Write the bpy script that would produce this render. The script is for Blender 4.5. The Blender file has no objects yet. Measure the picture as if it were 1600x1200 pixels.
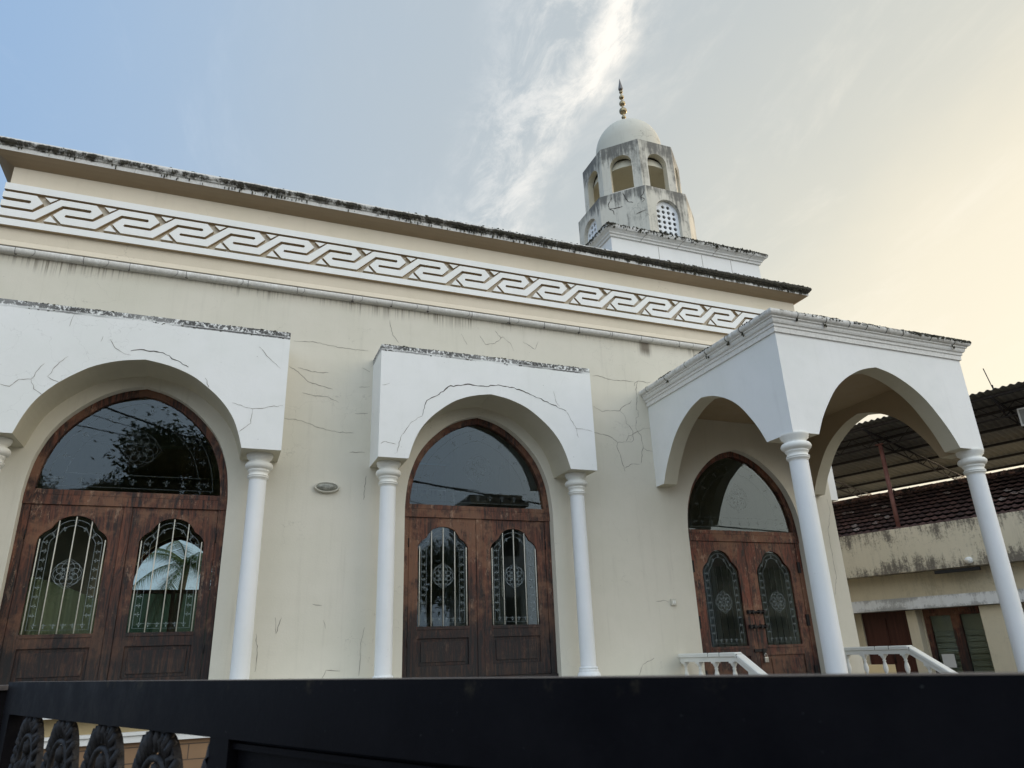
import bpy, bmesh, math, random
from mathutils import Vector, Matrix, noise as mnoise
from mathutils.geometry import tessellate_polygon
random.seed(7)
SC = bpy.context.scene
R = math.radians
# ---------------------------------------------------------------- camera
cd = bpy.data.cameras.new("camera"); cam = bpy.data.objects.new("camera", cd)
SC.collection.objects.link(cam); SC.camera = cam
cR = Vector((0.93040337, -0.36490082, -0.03459715)); cU = Vector((-0.09953286, -0.34236466, 0.93428029)); cF = Vector((0.35276449, 0.86581397, 0.35485685))
mw = Matrix.Identity(4)
for i in range(3):
    mw[i][0] = cR[i]; mw[i][1] = cU[i]; mw[i][2] = -cF[i]
mw[0][3] = 0; mw[1][3] = -9.6; mw[2][3] = 0
cam.matrix_world = mw
cd.sensor_fit = 'HORIZONTAL'; cd.sensor_width = 36; cd.lens = 36 * 1117.909 / 1600
cd.clip_start = .05; cd.clip_end = 3000
cd.dof.use_dof = True; cd.dof.focus_distance = 10.5; cd.dof.aperture_fstop = 9
# ---------------------------------------------------------------- light
SUN_AZ, SUN_EL = R(78), R(9)
SC.view_settings.view_transform = 'Standard'; SC.view_settings.look = 'None'
SC.view_settings.gamma = 1; SC.view_settings.exposure = 0.14
sl = bpy.data.lights.new("sun", 'SUN'); sl.energy = 1.3; sl.angle = R(12); sl.color = (1, .78, .55)
so = bpy.data.objects.new("sun", sl); SC.collection.objects.link(so)
sdir = Vector((math.sin(SUN_AZ) * math.cos(SUN_EL), math.cos(SUN_AZ) * math.cos(SUN_EL), math.sin(SUN_EL)))
so.rotation_euler = sdir.to_track_quat('Z', 'Y').to_euler(); so.location = (40, 20, 30)


class G:
    def __init__(s, nt): s.nt = nt
    def node(s, t, **k):
        n = s.nt.nodes.new(t)
        for a, b in k.items(): setattr(n, a, b)
        return n
    def put(s, sock, v):
        if isinstance(v, bpy.types.NodeSocket): s.nt.links.new(v, sock)
        elif v is not None:
            if isinstance(v, (tuple, list)) and len(v) == 3 and sock.type == 'RGBA': v = (*v, 1)
            sock.default_value = v
    def m(s, op, a, b=None, c=None, clamp=False):
        n = s.node('ShaderNodeMath', operation=op, use_clamp=clamp)
        s.put(n.inputs[0], a)
        if b is not None: s.put(n.inputs[1], b)
        if c is not None: s.put(n.inputs[2], c)
        return n.outputs[0]
    def vm(s, op, a, b=None, out=0):
        n = s.node('ShaderNodeVectorMath', operation=op)
        s.put(n.inputs[0], a)
        if b is not None: s.put(n.inputs[1], b)
        return n.outputs[out]
    def pos(s): return s.node('ShaderNodeNewGeometry').outputs['Position']
    def xyz(s, v):
        n = s.node('ShaderNodeSeparateXYZ'); s.put(n.inputs[0], v); return n.outputs
    def comb(s, x, y, z):
        n = s.node('ShaderNodeCombineXYZ')
        for i, a in enumerate((x, y, z)): s.put(n.inputs[i], a)
        return n.outputs[0]
    def noise(s, scale, detail=4, rough=.55, vec=None, dist=0, col=False):
        n = s.node('ShaderNodeTexNoise'); s.put(n.inputs['Vector'], vec if vec is not None else s.pos())
        n.inputs['Scale'].default_value = scale; n.inputs['Detail'].default_value = detail
        n.inputs['Roughness'].default_value = rough; n.inputs['Distortion'].default_value = dist
        return n.outputs[1 if col else 0]
    def voro(s, scale, vec=None, feature='F1', out=0):
        n = s.node('ShaderNodeTexVoronoi', feature=feature); s.put(n.inputs['Vector'], vec if vec is not None else s.pos())
        n.inputs['Scale'].default_value = scale; return n.outputs[out]
    def ramp(s, f, a, b, c=0., d=1.):
        n = s.node('ShaderNodeMapRange'); n.interpolation_type = 'SMOOTHSTEP'
        s.put(n.inputs[0], f); s.put(n.inputs[1], a); s.put(n.inputs[2], b); s.put(n.inputs[3], c); s.put(n.inputs[4], d)
        return n.outputs[0]
    def mix(s, f, a, b):
        n = s.node('ShaderNodeMix', data_type='RGBA')
        s.put(n.inputs[0], f); s.put(n.inputs[6], a); s.put(n.inputs[7], b); return n.outputs[2]
    def str(s, v, sc):  # anisotropic coordinates
        return s.vm('MULTIPLY', v, sc)


def M(name, fn, rough=.6, bump=.0, dist=.01, spec=.35, metal=0):
    mt = bpy.data.materials.new(name); mt.use_nodes = True; nt = mt.node_tree
    b = nt.nodes['Principled BSDF']; g = G(nt)
    r = fn(g)
    if not isinstance(r, dict): r = {'c': r}
    g.put(b.inputs['Base Color'], r['c']); g.put(b.inputs['Roughness'], r.get('r', rough))
    b.inputs['Specular IOR Level'].default_value = spec; b.inputs['Metallic'].default_value = metal
    if r.get('h') is not None:
        bn = g.node('ShaderNodeBump'); bn.inputs['Strength'].default_value = bump; bn.inputs['Distance'].default_value = dist
        g.put(bn.inputs['Height'], r['h']); nt.links.new(bn.outputs[0], b.inputs['Normal'])
    return mt


# ---------------------------------------------------------------- sky
w = bpy.data.worlds.new("World"); SC.world = w; w.use_nodes = True
nt = w.node_tree; g = G(nt); bg = nt.nodes['Background']
dirv = g.node('ShaderNodeTexCoord').outputs['Generated']
dirv = g.vm('NORMALIZE', dirv)
dx, dy, dz = g.xyz(dirv)
sky = g.node('ShaderNodeTexSky', sky_type='NISHITA'); sky.sun_disc = False
sky.sun_elevation = SUN_EL; sky.sun_rotation = SUN_AZ; sky.air_density = 1.3; sky.dust_density = 1.5
base = g.vm('SCALE', sky.outputs[0]); base.node.inputs['Scale'].default_value = SKY_NISHITA = 0.12
sd = g.vm('DOT_PRODUCT', dirv, tuple(sdir), out=1)
zc = g.m('MAXIMUM', dz, 0.0)
# thin high veil: cream towards the sun, grey further off, thins out to blue opposite
cr = g.node('ShaderNodeValToRGB'); cr.color_ramp.interpolation = 'B_SPLINE'
els = [(0.0, (.27, .43, .68)), (.40, (.28, .45, .72)), (.54, (.35, .51, .74)), (.66, (.48, .565, .645)), (.83, (.54, .585, .605)), (.935, (.70, .69, .60)), (1.0, (.97, .88, .69))]
for i, (p, c) in enumerate(els):
    e = cr.color_ramp.elements[i] if i < 2 else cr.color_ramp.elements.new(p)
    e.position = p; e.color = (*c, 1)
nz = g.noise(2.2, 5, .6, vec=dirv, dist=.6)
sdw = g.m('MULTIPLY_ADD', sd, .5, .5)
# lower elevation is brighter and warmer
elv = g.m('MULTIPLY', g.ramp(zc, .15, .75, 1.0, 0.0), g.ramp(sdw, .5, .9, 0.0, .085))
sdw = g.m('ADD', sdw, elv)
sdw = g.m('ADD', sdw, g.m('MULTIPLY_ADD', nz, .06, -.03))
g.put(cr.inputs[0], sdw)
veil = cr.outputs[0]
veil = g.mix(g.ramp(zc, .2, .62, .22, 0.), veil, g.mix(g.ramp(sdw, .5, .85), (.52, .66, .86), (.95, .90, .74)))
# cirrus streaks in a flat cloud plane
px = g.m('DIVIDE', dx, g.m('ADD', zc, .1)); py = g.m('DIVIDE', dy, g.m('ADD', zc, .1))
pv = g.comb(px, py, 0.)
wob = g.noise(2.2, 4, .6, vec=pv)
off = g.m('ADD', g.m('SUBTRACT', px, .452), g.m('MULTIPLY_ADD', wob, .20, -.10))
off = g.m('ADD', off, g.m('MULTIPLY', g.m('SUBTRACT', py, .72), -.13))
width = g.ramp(py, .55, 1.2, .050, .050)
band = g.ramp(g.m('DIVIDE', g.m('ABSOLUTE', off), width), 0., 1.0, 1., 0.)
fin = g.noise(9, 10, .68, vec=g.str(pv, (2.0, .8, 1)), dist=.5)
streak = g.m('MULTIPLY', band, g.ramp(fin, .25, .60))
streak = g.m('MULTIPLY', streak, g.ramp(py, .62, 1.0, 1.2, .25))
halo = g.m('MULTIPLY', g.ramp(g.m('DIVIDE', g.m('ABSOLUTE', g.m('ADD', off, .05)), .17), 0., 1., 1., 0.), g.ramp(g.noise(8, 10, .72, vec=g.str(pv, (1.5, .8, 1)), dist=.5), .40, .66))
wis = g.m('MULTIPLY', g.ramp(g.noise(2.6, 9, .68, vec=g.str(pv, (1.6, .7, 1)), dist=.5), .48, .82), g.ramp(px, -.1, .7, .15, .35))
cl = g.m('ADD', g.m('MULTIPLY', streak, .95), g.m('ADD', g.m('MULTIPLY', halo, .50), wis), clamp=True)
cloudcol = g.mix(g.ramp(sd, .1, .9), (.85, .90, .98), (1.0, .93, .80))
skyc = g.mix(.86, base, veil)
skyc = g.mix(cl, skyc, cloudcol)
# sky behind the viewer: extra brightness added to light the front and its glass
back = g.ramp(dy, .15, -.75)
back = g.m('MULTIPLY', back, g.ramp(dz, -.02, .35, .55, 1.))
skyc = g.mix(back, skyc, g.mix(g.ramp(dx, .2, .7), (1.26, 1.42, 1.60), (2.7, 2.5, 2.15)))
nt.links.new(skyc, bg.inputs['Color']); bg.inputs['Strength'].default_value = 1.0

# ================================================================ helpers
COL = SC.collection


def link(name, me, mats, parent=None, loc=None):
    o = bpy.data.objects.new(name, me); COL.objects.link(o)
    for m_ in (mats if isinstance(mats, (list, tuple)) else [mats]): me.materials.append(m_)
    if loc: o.location = loc
    if parent:
        o.parent = parent
        L = Vector(parent.location)
        q = parent.parent
        while q: L += Vector(q.location); q = q.parent
        if parent.rotation_euler.z == 0: o.location = Vector(o.location) - L
    return o


def tag(o, label, cat=None, group=None, kind=None):
    if label: o['label'] = label
    if cat: o['category'] = cat
    if group: o['group'] = group
    if kind: o['kind'] = kind
    return o


def thing(name, label, cat, loc=(0, 0, 0), rz=0, group=None):
    o = bpy.data.objects.new(name, None); COL.objects.link(o); o.location = loc; o.rotation_euler = (0, 0, rz)
    o.empty_display_size = .2
    return tag(o, label, cat, group)


class MB:
    """mesh builder"""
    def __init__(s): s.v = []; s.f = []; s.mi = []; s.sm = []
    def add(s, vs, fs, mi=0, smooth=False):
        b = len(s.v); s.v += [tuple(v) for v in vs]
        for i, f in enumerate(fs):
            s.f.append([b + k for k in f]); s.mi.append(mi[i] if isinstance(mi, list) else mi); s.sm.append(smooth)
    def box(s, x0, x1, y0, y1, z0, z1, mi=0):
        v = [(x, y, z) for x in (x0, x1) for y in (y0, y1) for z in (z0, z1)]
        s.add(v, [(0, 1, 3, 2), (4, 6, 7, 5), (0, 4, 5, 1), (2, 3, 7, 6), (0, 2, 6, 4), (1, 5, 7, 3)], mi)
    def prism(s, loops, f, d0, d1, mi=0, side=None, front=True, back=True, hole_side=None):
        """loops: outer loop + holes in 2D; f(u,v,d)->xyz ; side = fn(k,i)->mi or int"""
        flat = [p for L in loops for p in L]
        tris = tessellate_polygon([[Vector((p[0], p[1], 0)) for p in L] for L in loops])
        n = len(flat)
        if front: s.add([f(p[0], p[1], d0) for p in flat], tris, mi)
        if back: s.add([f(p[0], p[1], d1) for p in flat], [t[::-1] for t in tris], mi)
        for k, L in enumerate(loops):
            m = len(L)
            for i in range(m):
                a, b = L[i], L[(i + 1) % m]
                si = mi if side is None else (side(k, i) if callable(side) else side)
                if si is None: continue
                s.add([f(a[0], a[1], d0), f(b[0], b[1], d0), f(b[0], b[1], d1), f(a[0], a[1], d1)], [(0, 1, 2, 3)], si)
    def lathe(s, prof, c=(0, 0, 0), seg=32, mi=0, smooth=True, axis='z'):
        n = len(prof); vs = []
        for r, z in prof:
            for k in range(seg):
                a = 2 * math.pi * k / seg
                p = (r * math.cos(a), r * math.sin(a), z)
                if axis == 'y': p = (p[0], p[2], p[1])
                vs.append((c[0] + p[0], c[1] + p[1], c[2] + p[2]))
        fs = []
        for i in range(n - 1):
            for k in range(seg):
                k2 = (k + 1) % seg
                fs.append((i * seg + k, i * seg + k2, (i + 1) * seg + k2, (i + 1) * seg + k))
        s.add(vs, fs, mi, smooth)
        s.add([vs[k] for k in range(seg)], [tuple(range(seg))[::-1]], mi); s.add([vs[(n - 1) * seg + k] for k in range(seg)], [tuple(range(seg))], mi)
    def tube(s, pts, r, seg=8, mi=0, smooth=True):
        pts = [Vector(p) for p in pts]; rs = r if isinstance(r, (list, tuple)) else [r] * len(pts)
        vs = []; up = Vector((0.12, .31, .94))
        for i, p in enumerate(pts):
            t = (pts[min(i + 1, len(pts) - 1)] - pts[max(i - 1, 0)]).normalized()
            a = t.cross(up); 
            if a.length < .05: a = t.cross(Vector((1, .1, 0)))
            a.normalize(); b = t.cross(a)
            for k in range(seg):
                q = 2 * math.pi * k / seg
                vs.append(p + (a * math.cos(q) + b * math.sin(q)) * rs[i])
        fs = []
        for i in range(len(pts) - 1):
            for k in range(seg):
                k2 = (k + 1) % seg; fs.append((i * seg + k, i * seg + k2, (i + 1) * seg + k2, (i + 1) * seg + k))
        fs += [tuple(range(seg))[::-1], tuple((len(pts) - 1) * seg + k for k in range(seg))]
        s.add(vs, fs, mi, smooth)
    def sweep(s, path, prof, closed=False, mi=0, cap=True):
        """path: xy corner points, outward = right hand side of travel; prof: (out, z)"""
        P = [Vector((p[0], p[1])) for p in path]; n = len(P); offs = []
        for i in range(n):
            ds = []
            if i > 0 or closed: ds.append((P[i] - P[i - 1]).normalized())
            if i < n - 1 or closed: ds.append((P[(i + 1) % n] - P[i]).normalized())
            ns = [Vector((d.y, -d.x)) for d in ds]
            m = sum(ns, Vector((0, 0))); m.normalize(); m /= max(.2, m.dot(ns[0])); offs.append(m)
        k = len(prof); vs = []
        for i in range(n):
            for o, z in prof: q = P[i] + offs[i] * o; vs.append((q.x, q.y, z))
        fs = []
        for i in range(n if closed else n - 1):
            j = (i + 1) % n
            for a in range(k - 1): fs.append((i * k + a, j * k + a, j * k + a + 1, i * k + a + 1))
        if cap and not closed: fs += [tuple(range(k)), tuple((n - 1) * k + a for a in range(k))[::-1]]
        s.add(vs, fs, mi)
    def ribbon(s, pts, wd, n, off=0, mi=0, jit=0, closed=False, taper=False):
        """flat ribbon in a plane with normal n through 3D pts"""
        n = Vector(n).normalized(); P = [Vector(p) for p in pts]
        if closed: P = P + [P[0]]
        if jit:
            Q = [P[0]]
            for a, b in zip(P, P[1:]):
                L = (b - a).length; m = max(1, int(L / .035)); t = (b - a).normalized().cross(n)
                for i in range(1, m + 1):
                    q = a.lerp(b, i / m)
                    if i < m: q = q + t * random.uniform(-jit, jit)
                    Q.append(q)
            P = Q
        vs = []; m = len(P)
        for i, p in enumerate(P):
            t = (P[min(i + 1, m - 1)] - P[max(i - 1, 0)])
            if closed and i in (0, m - 1): t = P[1] - P[m - 2]
            t.normalize(); b = t.cross(n); w_ = wd / 2
            if taper: w_ *= random.uniform(.45, 1.4) * min(1, .5 + 4.0 * min(i, m - 1 - i) / m)
            vs += [p + b * w_ + n * off, p - b * w_ + n * off]
        s.add(vs, [(2 * i, 2 * i + 1, 2 * i + 3, 2 * i + 2) for i in range(m - 1)], mi)
    def blob(s, c, r, mi=0, sc=(1, 1, 1), jit=.35, sub=1):
        bm = bmesh.new(); bmesh.ops.create_icosphere(bm, subdivisions=sub, radius=1)
        vs = []
        for v in bm.verts:
            k = r * (1 + random.uniform(-jit, jit)); vs.append((c[0] + v.co.x * k * sc[0], c[1] + v.co.y * k * sc[1], c[2] + v.co.z * k * sc[2]))
        fs = [tuple(v.index for v in f.verts) for f in bm.faces]; bm.free(); s.add(vs, fs, mi, sub > 1)
    def mesh(s, name, smooth=None, weld=False):
        me = bpy.data.meshes.new(name); me.from_pydata(s.v, [], s.f)
        me.polygons.foreach_set('material_index', s.mi); me.polygons.foreach_set('use_smooth', s.sm)
        if weld:
            bm = bmesh.new(); bm.from_mesh(me); bmesh.ops.remove_doubles(bm, verts=bm.verts, dist=1e-5)
            bmesh.ops.recalc_face_normals(bm, faces=bm.faces); bm.to_mesh(me); bm.free()
        me.update(); return me
    def obj(s, name, mats, parent=None, loc=None, weld=True, bevel=0):
        weld = weld or bevel > 0
        o = link(name, s.mesh(name, weld=weld), mats, parent, loc)
        if bevel:
            b = o.modifiers.new('bevel', 'BEVEL'); b.width = bevel; b.segments = 2; b.limit_method = 'ANGLE'; b.angle_limit = R(40); b.harden_normals = False
        return o


def XZ(y0):  # facade facing -y: depth goes to +y
    return lambda u, v, d: (u, y0 + d, v)


def arch(c, hw, z0, rise, table, n_mid=0):
    """points from left spring over apex to right spring"""
    L = [(c - hw * u, z0 + rise * v) for u, v in table]
    Rr = [(c + hw * u, z0 + rise * v) for u, v in reversed(table)][1:]
    return L + Rr


def smooth_table(T, n=3):
    out = []
    P = T
    for i in range(len(P) - 1):
        p0 = P[max(i - 1, 0)]; p1 = P[i]; p2 = P[i + 1]; p3 = P[i + 2] if i + 2 < len(P) else (p2[0] - (p1[0] - p2[0]), p2[1] + (p2[1] - p1[1]) * .8)
        if i == 0: p0 = (2 * p1[0] - p2[0], 2 * p1[1] - p2[1])
        for k in range(n):
            t = k / n
            out.append(tuple(.5 * (2 * p1[a] + (p2[a] - p0[a]) * t + (2 * p0[a] - 5 * p1[a] + 4 * p2[a] - p3[a]) * t * t + (-p0[a] + 3 * p1[a] - 3 * p2[a] + p3[a]) * t ** 3) for a in (0, 1)))
    out.append(P[-1]); return out


T_CAN = smooth_table([(1, 0), (.945, .21), (.87, .40), (.75, .58), (.60, .735), (.44, .86), (.23, .952), (0, 1)])
T_DOOR = smooth_table([(1, 0), (.985, .14), (.945, .32), (.84, .53), (.68, .70), (.46, .855), (.23, .952), (0, 1)])
T_POR = smooth_table([(1, 0), (.915, .20), (.815, .38), (.66, .61), (.485, .78), (.28, .91), (.14, .965), (0, 1)])


def arch_frame(c, hw, z0, rise, table, t):
    """outer and inner arch point lists with constant thickness t"""
    O = arch(c, hw, z0, rise, table); I = []
    n = len(O)
    for i, p in enumerate(O):
        a = O[max(i - 1, 0)]; b = O[min(i + 1, n - 1)]
        d = Vector((b[0] - a[0], b[1] - a[1])).normalized()
        if i in (0, n - 1): d = Vector((0, 1)) if i == 0 else Vector((0, -1))
        nn = Vector((d.y, -d.x)); I.append((p[0] + nn.x * t, p[1] + nn.y * t))
    # sharpen apex
    return O, I

# ================================================================ materials
PATCH_X = 6.34
def plaster(base, warm=None, drip=None, grime=.12, hair=.0, spots=0, low=None):
    def fn(g):
        p = g.pos(); x, y, z = g.xyz(p)
        big = g.noise(.9, 5, .6, vec=p); mid = g.noise(5, 6, .65, vec=p)
        c = g.mix(g.ramp(big, .3, .75), base, tuple(b * k for b, k in zip(base, (.93, .94, .92))))
        c = g.mix(g.ramp(mid, .45, .8, 0, .18), c, tuple(b * .82 for b in base))
        streak = g.noise(1.0, 6, .7, vec=g.str(p, (9, 9, .55)))
        c = g.mix(g.ramp(streak, .52, .82, 0, grime), c, (.22, .20, .16))
        h = g.m('MULTIPLY', g.noise(38, 5, .7, vec=p), .5)
        h = g.m('ADD', h, g.noise(2.2, 3, .5, vec=p))
        if drip:
            zt, zl = drip
            # comb-like run marks under the moulding
            n1 = g.noise(1.0, 3, .7, vec=g.str(p, (34, 34, .35))); patch = g.noise(1.1, 3, .6, vec=g.str(p, (1, 1, .1)))
            ln = g.ramp(patch, .38, .68, .05, 1.0)
            zz = g.m('DIVIDE', g.m('SUBTRACT', z, zt - zl), zl)       # 1 at the moulding, 0 at the end
            rim = g.ramp(g.m('ADD', zz, g.m('MULTIPLY', ln, .55)), .75, 1.45)
            mk = g.m('MULTIPLY', rim, g.ramp(n1, .47, .62)); mk = g.m('MULTIPLY', mk, g.m('LESS_THAN', z, zt))
            pt = g.m('MULTIPLY', g.ramp(g.m('ABSOLUTE', g.m('SUBTRACT', x, g.m('MULTIPLY_ADD', n1, .12, PATCH_X))), .03, .17, 1, 0), g.ramp(g.m('ADD', z, g.m('MULTIPLY', n1, .12)), 4.72, 4.90)); pt = g.m('MULTIPLY', pt, g.m('LESS_THAN', z, zt)); mk = g.m('MAXIMUM', mk, g.m('MULTIPLY', pt, 1.15))
            c = g.mix(g.m('MULTIPLY', mk, .75, clamp=True), c, (.085, .065, .045))
            sm = g.m('MULTIPLY', g.ramp(zz, .35, 1.0), g.m('LESS_THAN', z, zt)); c = g.mix(g.m('MULTIPLY', sm, .22), c, (.30, .25, .17))
        if hair:
            q = g.vm('ADD', p, g.vm('SCALE', g.noise(3.0, 4, .6, vec=p, col=True))); q.node.inputs[1].links[0].from_node.inputs['Scale'].default_value = .5
            vd = g.voro(1.7, vec=q, feature='DISTANCE_TO_EDGE'); msk = g.ramp(g.noise(.8, 2, .5, vec=p), .52, .62)
            ck = g.m('MULTIPLY', g.ramp(vd, .0, .006, 1, 0), msk); c = g.mix(g.m('MULTIPLY', ck, hair), c, (.10, .09, .07))
        if spots:
            v = g.voro(11, vec=p); sp = g.m('MULTIPLY', g.ramp(v, .03, .10, 1, 0), g.ramp(g.noise(1.3, 3, .6, vec=p), .5, .68))
            c = g.mix(g.m('MULTIPLY', sp, spots), c, (.08, .075, .065))
        if low:
            za, zb, col = low; c = g.mix(g.m('MULTIPLY', g.ramp(g.m('ADD', z, g.m('MULTIPLY', mid, .3)), za, zb, 1, 0), g.ramp(streak, .3, .7, .25, 1)), c, col)
        return dict(c=c, h=h, r=g.ramp(mid, .3, .8, .62, .85))
    return fn


CREAM = (.65, .615, .52); WHITE = (.81, .815, .80); WARM = (.69, .61, .48)
m_cream = M('cream_wall_paint', plaster(CREAM, drip=(4.96, .34), grime=.20, hair=.22, spots=.35), bump=.35)
m_warm = M('cream_parapet_paint', plaster(WARM, grime=.10, hair=.35), bump=.3)
m_soffit = M('shade_toned_cream_paint', plaster((.40, .31, .20), grime=.1), bump=.25)  # warm cream, its shade under ceilings and relief put into the colour
m_eave = M('shaded_eave_paint', plaster((.33, .25, .16), grime=.1), bump=.25)  # deeper copy of the soffit tone; eave shade put into the colour
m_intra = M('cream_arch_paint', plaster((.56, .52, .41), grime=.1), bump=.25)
m_relief = M('white_relief_paint', plaster((.85, .85, .82), grime=.06), bump=.15)
m_white = M('white_porch_paint', plaster((.80, .805, .79), grime=.08, hair=.10), bump=.2)
m_column = M('white_column_paint', plaster((.79, .80, .80), grime=.10, spots=.18), bump=.08, rough=.45)
m_cap = M('white_capital_paint', plaster((.80, .79, .74), grime=.07), bump=.1)


def canopy_paint(g):
    d = plaster(WHITE, grime=.06, hair=.16, spots=.55)(g)
    p = g.pos(); x, y, z = g.xyz(p)
    n1 = g.noise(1, 6, .75, vec=g.str(p, (26, 26, 20))); n2 = g.noise(1.2, 3, .6, vec=p)
    top = g.m('MULTIPLY', g.ramp(z, 4.0, 4.03), g.ramp(n1, .42, .50)); top = g.m('MULTIPLY', top, g.ramp(n2, .25, .55, .6, 1.))
    edge = g.m('MULTIPLY', g.ramp(g.m('ABSOLUTE', g.m('SUBTRACT', z, g.m('MULTIPLY_ADD', n1, .03, 3.985))), .004, .02, 1, 0), g.ramp(n2, .35, .6))
    fr = g.m('MULTIPLY', g.ramp(z, 3.7, 4.03), g.ramp(g.noise(1, 8, .8, vec=g.str(p, (30, 30, 12))), .60, .74))
    mk = g.m('MAXIMUM', g.m('MAXIMUM', top, edge), g.m('MULTIPLY', fr, .6))
    d['c'] = g.mix(g.m('MULTIPLY', mk, .92), d['c'], (.022, .021, .019)); return d


m_canopy = M('white_canopy_paint', canopy_paint, bump=.25)


def mouldy(base, z0, z1, amount, drips=(8, .9), xr=None, joint=.8, peak=None):
    def fn(g):
        p = g.pos(); x, y, z = g.xyz(p)
        n = g.noise(1, 8, .75, vec=g.str(p, (drips[0], drips[0], drips[1] * 3))); big = g.noise(.55, 3, .6, vec=p); fine = g.noise(30, 6, .8, vec=p)
        k = g.ramp(z, z0, z1, -.22, .22)
        if peak: k = g.m('ADD', k, g.ramp(z, peak[0], peak[1], 0, -.30))
        v = g.m('ADD', g.m('ADD', n, k), g.m('MULTIPLY_ADD', big, .5, -.25))
        if xr: v = g.m('ADD', v, g.ramp(x, xr[0], xr[1], xr[2], xr[3]))
        v = g.m('ADD', v, g.m('MULTIPLY_ADD', fine, .3, -.15))
        mk = g.ramp(v, .62 - amount, .78 - amount)
        c = g.mix(g.ramp(fine, .35, .7), base, tuple(b * .8 for b in base))
        c = g.mix(g.ramp(v, .40, .7, 0, .45), c, (.36, .33, .27))
        c = g.mix(mk, c, g.mix(g.ramp(fine, .4, .65), (.022, .020, .017), (.09, .08, .055)))
        jm = g.m('MODULO', g.m('ADD', g.m('ADD', x, y), 50.), .83); c = g.mix(g.m('MULTIPLY', g.m('LESS_THAN', jm, .012), joint), c, (.05, .045, .04))
        return dict(c=c, h=g.m('ADD', fine, mk), r=.85)
    return fn


m_cornice = M('mouldy_cornice_paint', mouldy((.74, .73, .69), 6.36, 6.455, .12, joint=.3, xr=(-3, 9, -.13, .10), peak=(6.485, 6.525)), bump=.6, dist=.02)
m_gutter = M('gutter_moulding_paint', mouldy((.84, .83, .79), 5.3, 4.93, -.24, drips=(14, .3), joint=.5), bump=.4)
m_pcorn = M('porch_cornice_paint', mouldy((.80, .79, .75), 3.90, 4.07, -.03, drips=(12, .5), joint=.0, xr=(6.5, 10, -.05, .08)), bump=.35)
m_bcorn = M('roof_box_cornice_paint', mouldy((.74, .74, .71), 7.36, 7.54, .06, drips=(8, .8)), bump=.5)


def tower(g):
    d = plaster((.62, .585, .50), grime=.3)(g); p = g.pos(); x, y, z = g.xyz(p)
    n = g.noise(1, 7, .75, vec=g.str(p, (9, 9, 1.1))); n2 = g.noise(1.6, 5, .65, vec=p)
    t1 = g.ramp(z, 9.7, 10.5); t2 = g.m('MULTIPLY', g.ramp(z, 8.7, 9.15), g.m('LESS_THAN', z, 9.16))
    k = g.m('MAXIMUM', t1, g.m('MULTIPLY', t2, .8))
    mk = g.ramp(g.m('ADD', g.m('ADD', g.m('MULTIPLY', n, .6), g.m('MULTIPLY', n2, .45)), g.m('MULTIPLY', k, .16)), .53, .70)
    c = g.mix(g.m('MULTIPLY', mk, .85), d['c'], (.07, .068, .06))
    q = g.vm('ADD', p, g.vm('SCALE', g.noise(4.0, 4, .6, vec=p, col=True))); q.node.inputs[1].links[0].from_node.inputs['Scale'].default_value = .35
    vd = g.voro(2.6, vec=q, feature='DISTANCE_TO_EDGE'); ck = g.m('MULTIPLY', g.ramp(vd, .0, .014, 1, 0), g.ramp(g.noise(1.1, 2, .5, vec=p), .48, .58))
    d['c'] = g.mix(g.m('MULTIPLY', ck, .55), c, (.08, .07, .06)); return d


m_tower = M('weathered_tower_plaster', tower, bump=.5)
m_dome = M('dome_plaster', lambda g: (lambda d: d)(plaster((.60, .575, .49), grime=.3, hair=.9)(g)), bump=.35)
m_grille = M('white_grille_paint', plaster((.80, .82, .84), grime=.1), bump=.1)


def moss(g):
    n = g.noise(40, 5, .7); return dict(c=g.mix(g.ramp(n, .4, .65), (.018, .017, .013), (.075, .07, .04)), h=n, r=.95)


m_moss = M('dark_mould_growth', moss, bump=.8)
m_crack = M('crack_dark', lambda g: (.25, .225, .19), rough=.95)
m_crackb = M('crack_black', lambda g: (.085, .075, .065), rough=.95)


def wood(reddish=1.0, dark=1.0, foot=(.05, 1.3)):
    def fn(g):
        p = g.pos(); x, y, z = g.xyz(p)
        gr = g.noise(1, 9, .78, vec=g.str(p, (17, 17, 1.5)), dist=1.6); b = g.noise(2.0, 6, .7, vec=p); f = g.noise(1, 9, .8, vec=g.str(p, (11, 11, 4.5)))
        c = g.mix(g.ramp(gr, .41, .60), (.018 * dark, .012 * dark, .010 * dark), (.125 * reddish * dark, .052 * dark, .031 * dark))
        c = g.mix(g.ramp(b, .47, .60, 0, .7), c, (.20 * dark, .10 * dark, .056 * dark))
        # peeled varnish: paler bare wood in patches
        c = g.mix(g.ramp(f, .56, .63, 0, .65), c, (.33, .21, .14))
        # rain-soaked, blackened foot
        k = g.ramp(g.m('ADD', z, g.m('MULTIPLY_ADD', b, 1.7, -.85)), foot[0], foot[1], 1, 0)
        c = g.mix(g.m('MULTIPLY', k, g.ramp(gr, .42, .60, 1., .74)), c, (.011, .0105, .011))
        return dict(c=c, h=g.m('ADD', gr, f), r=g.ramp(gr, .3, .7, .5, .75))
    return fn


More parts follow.
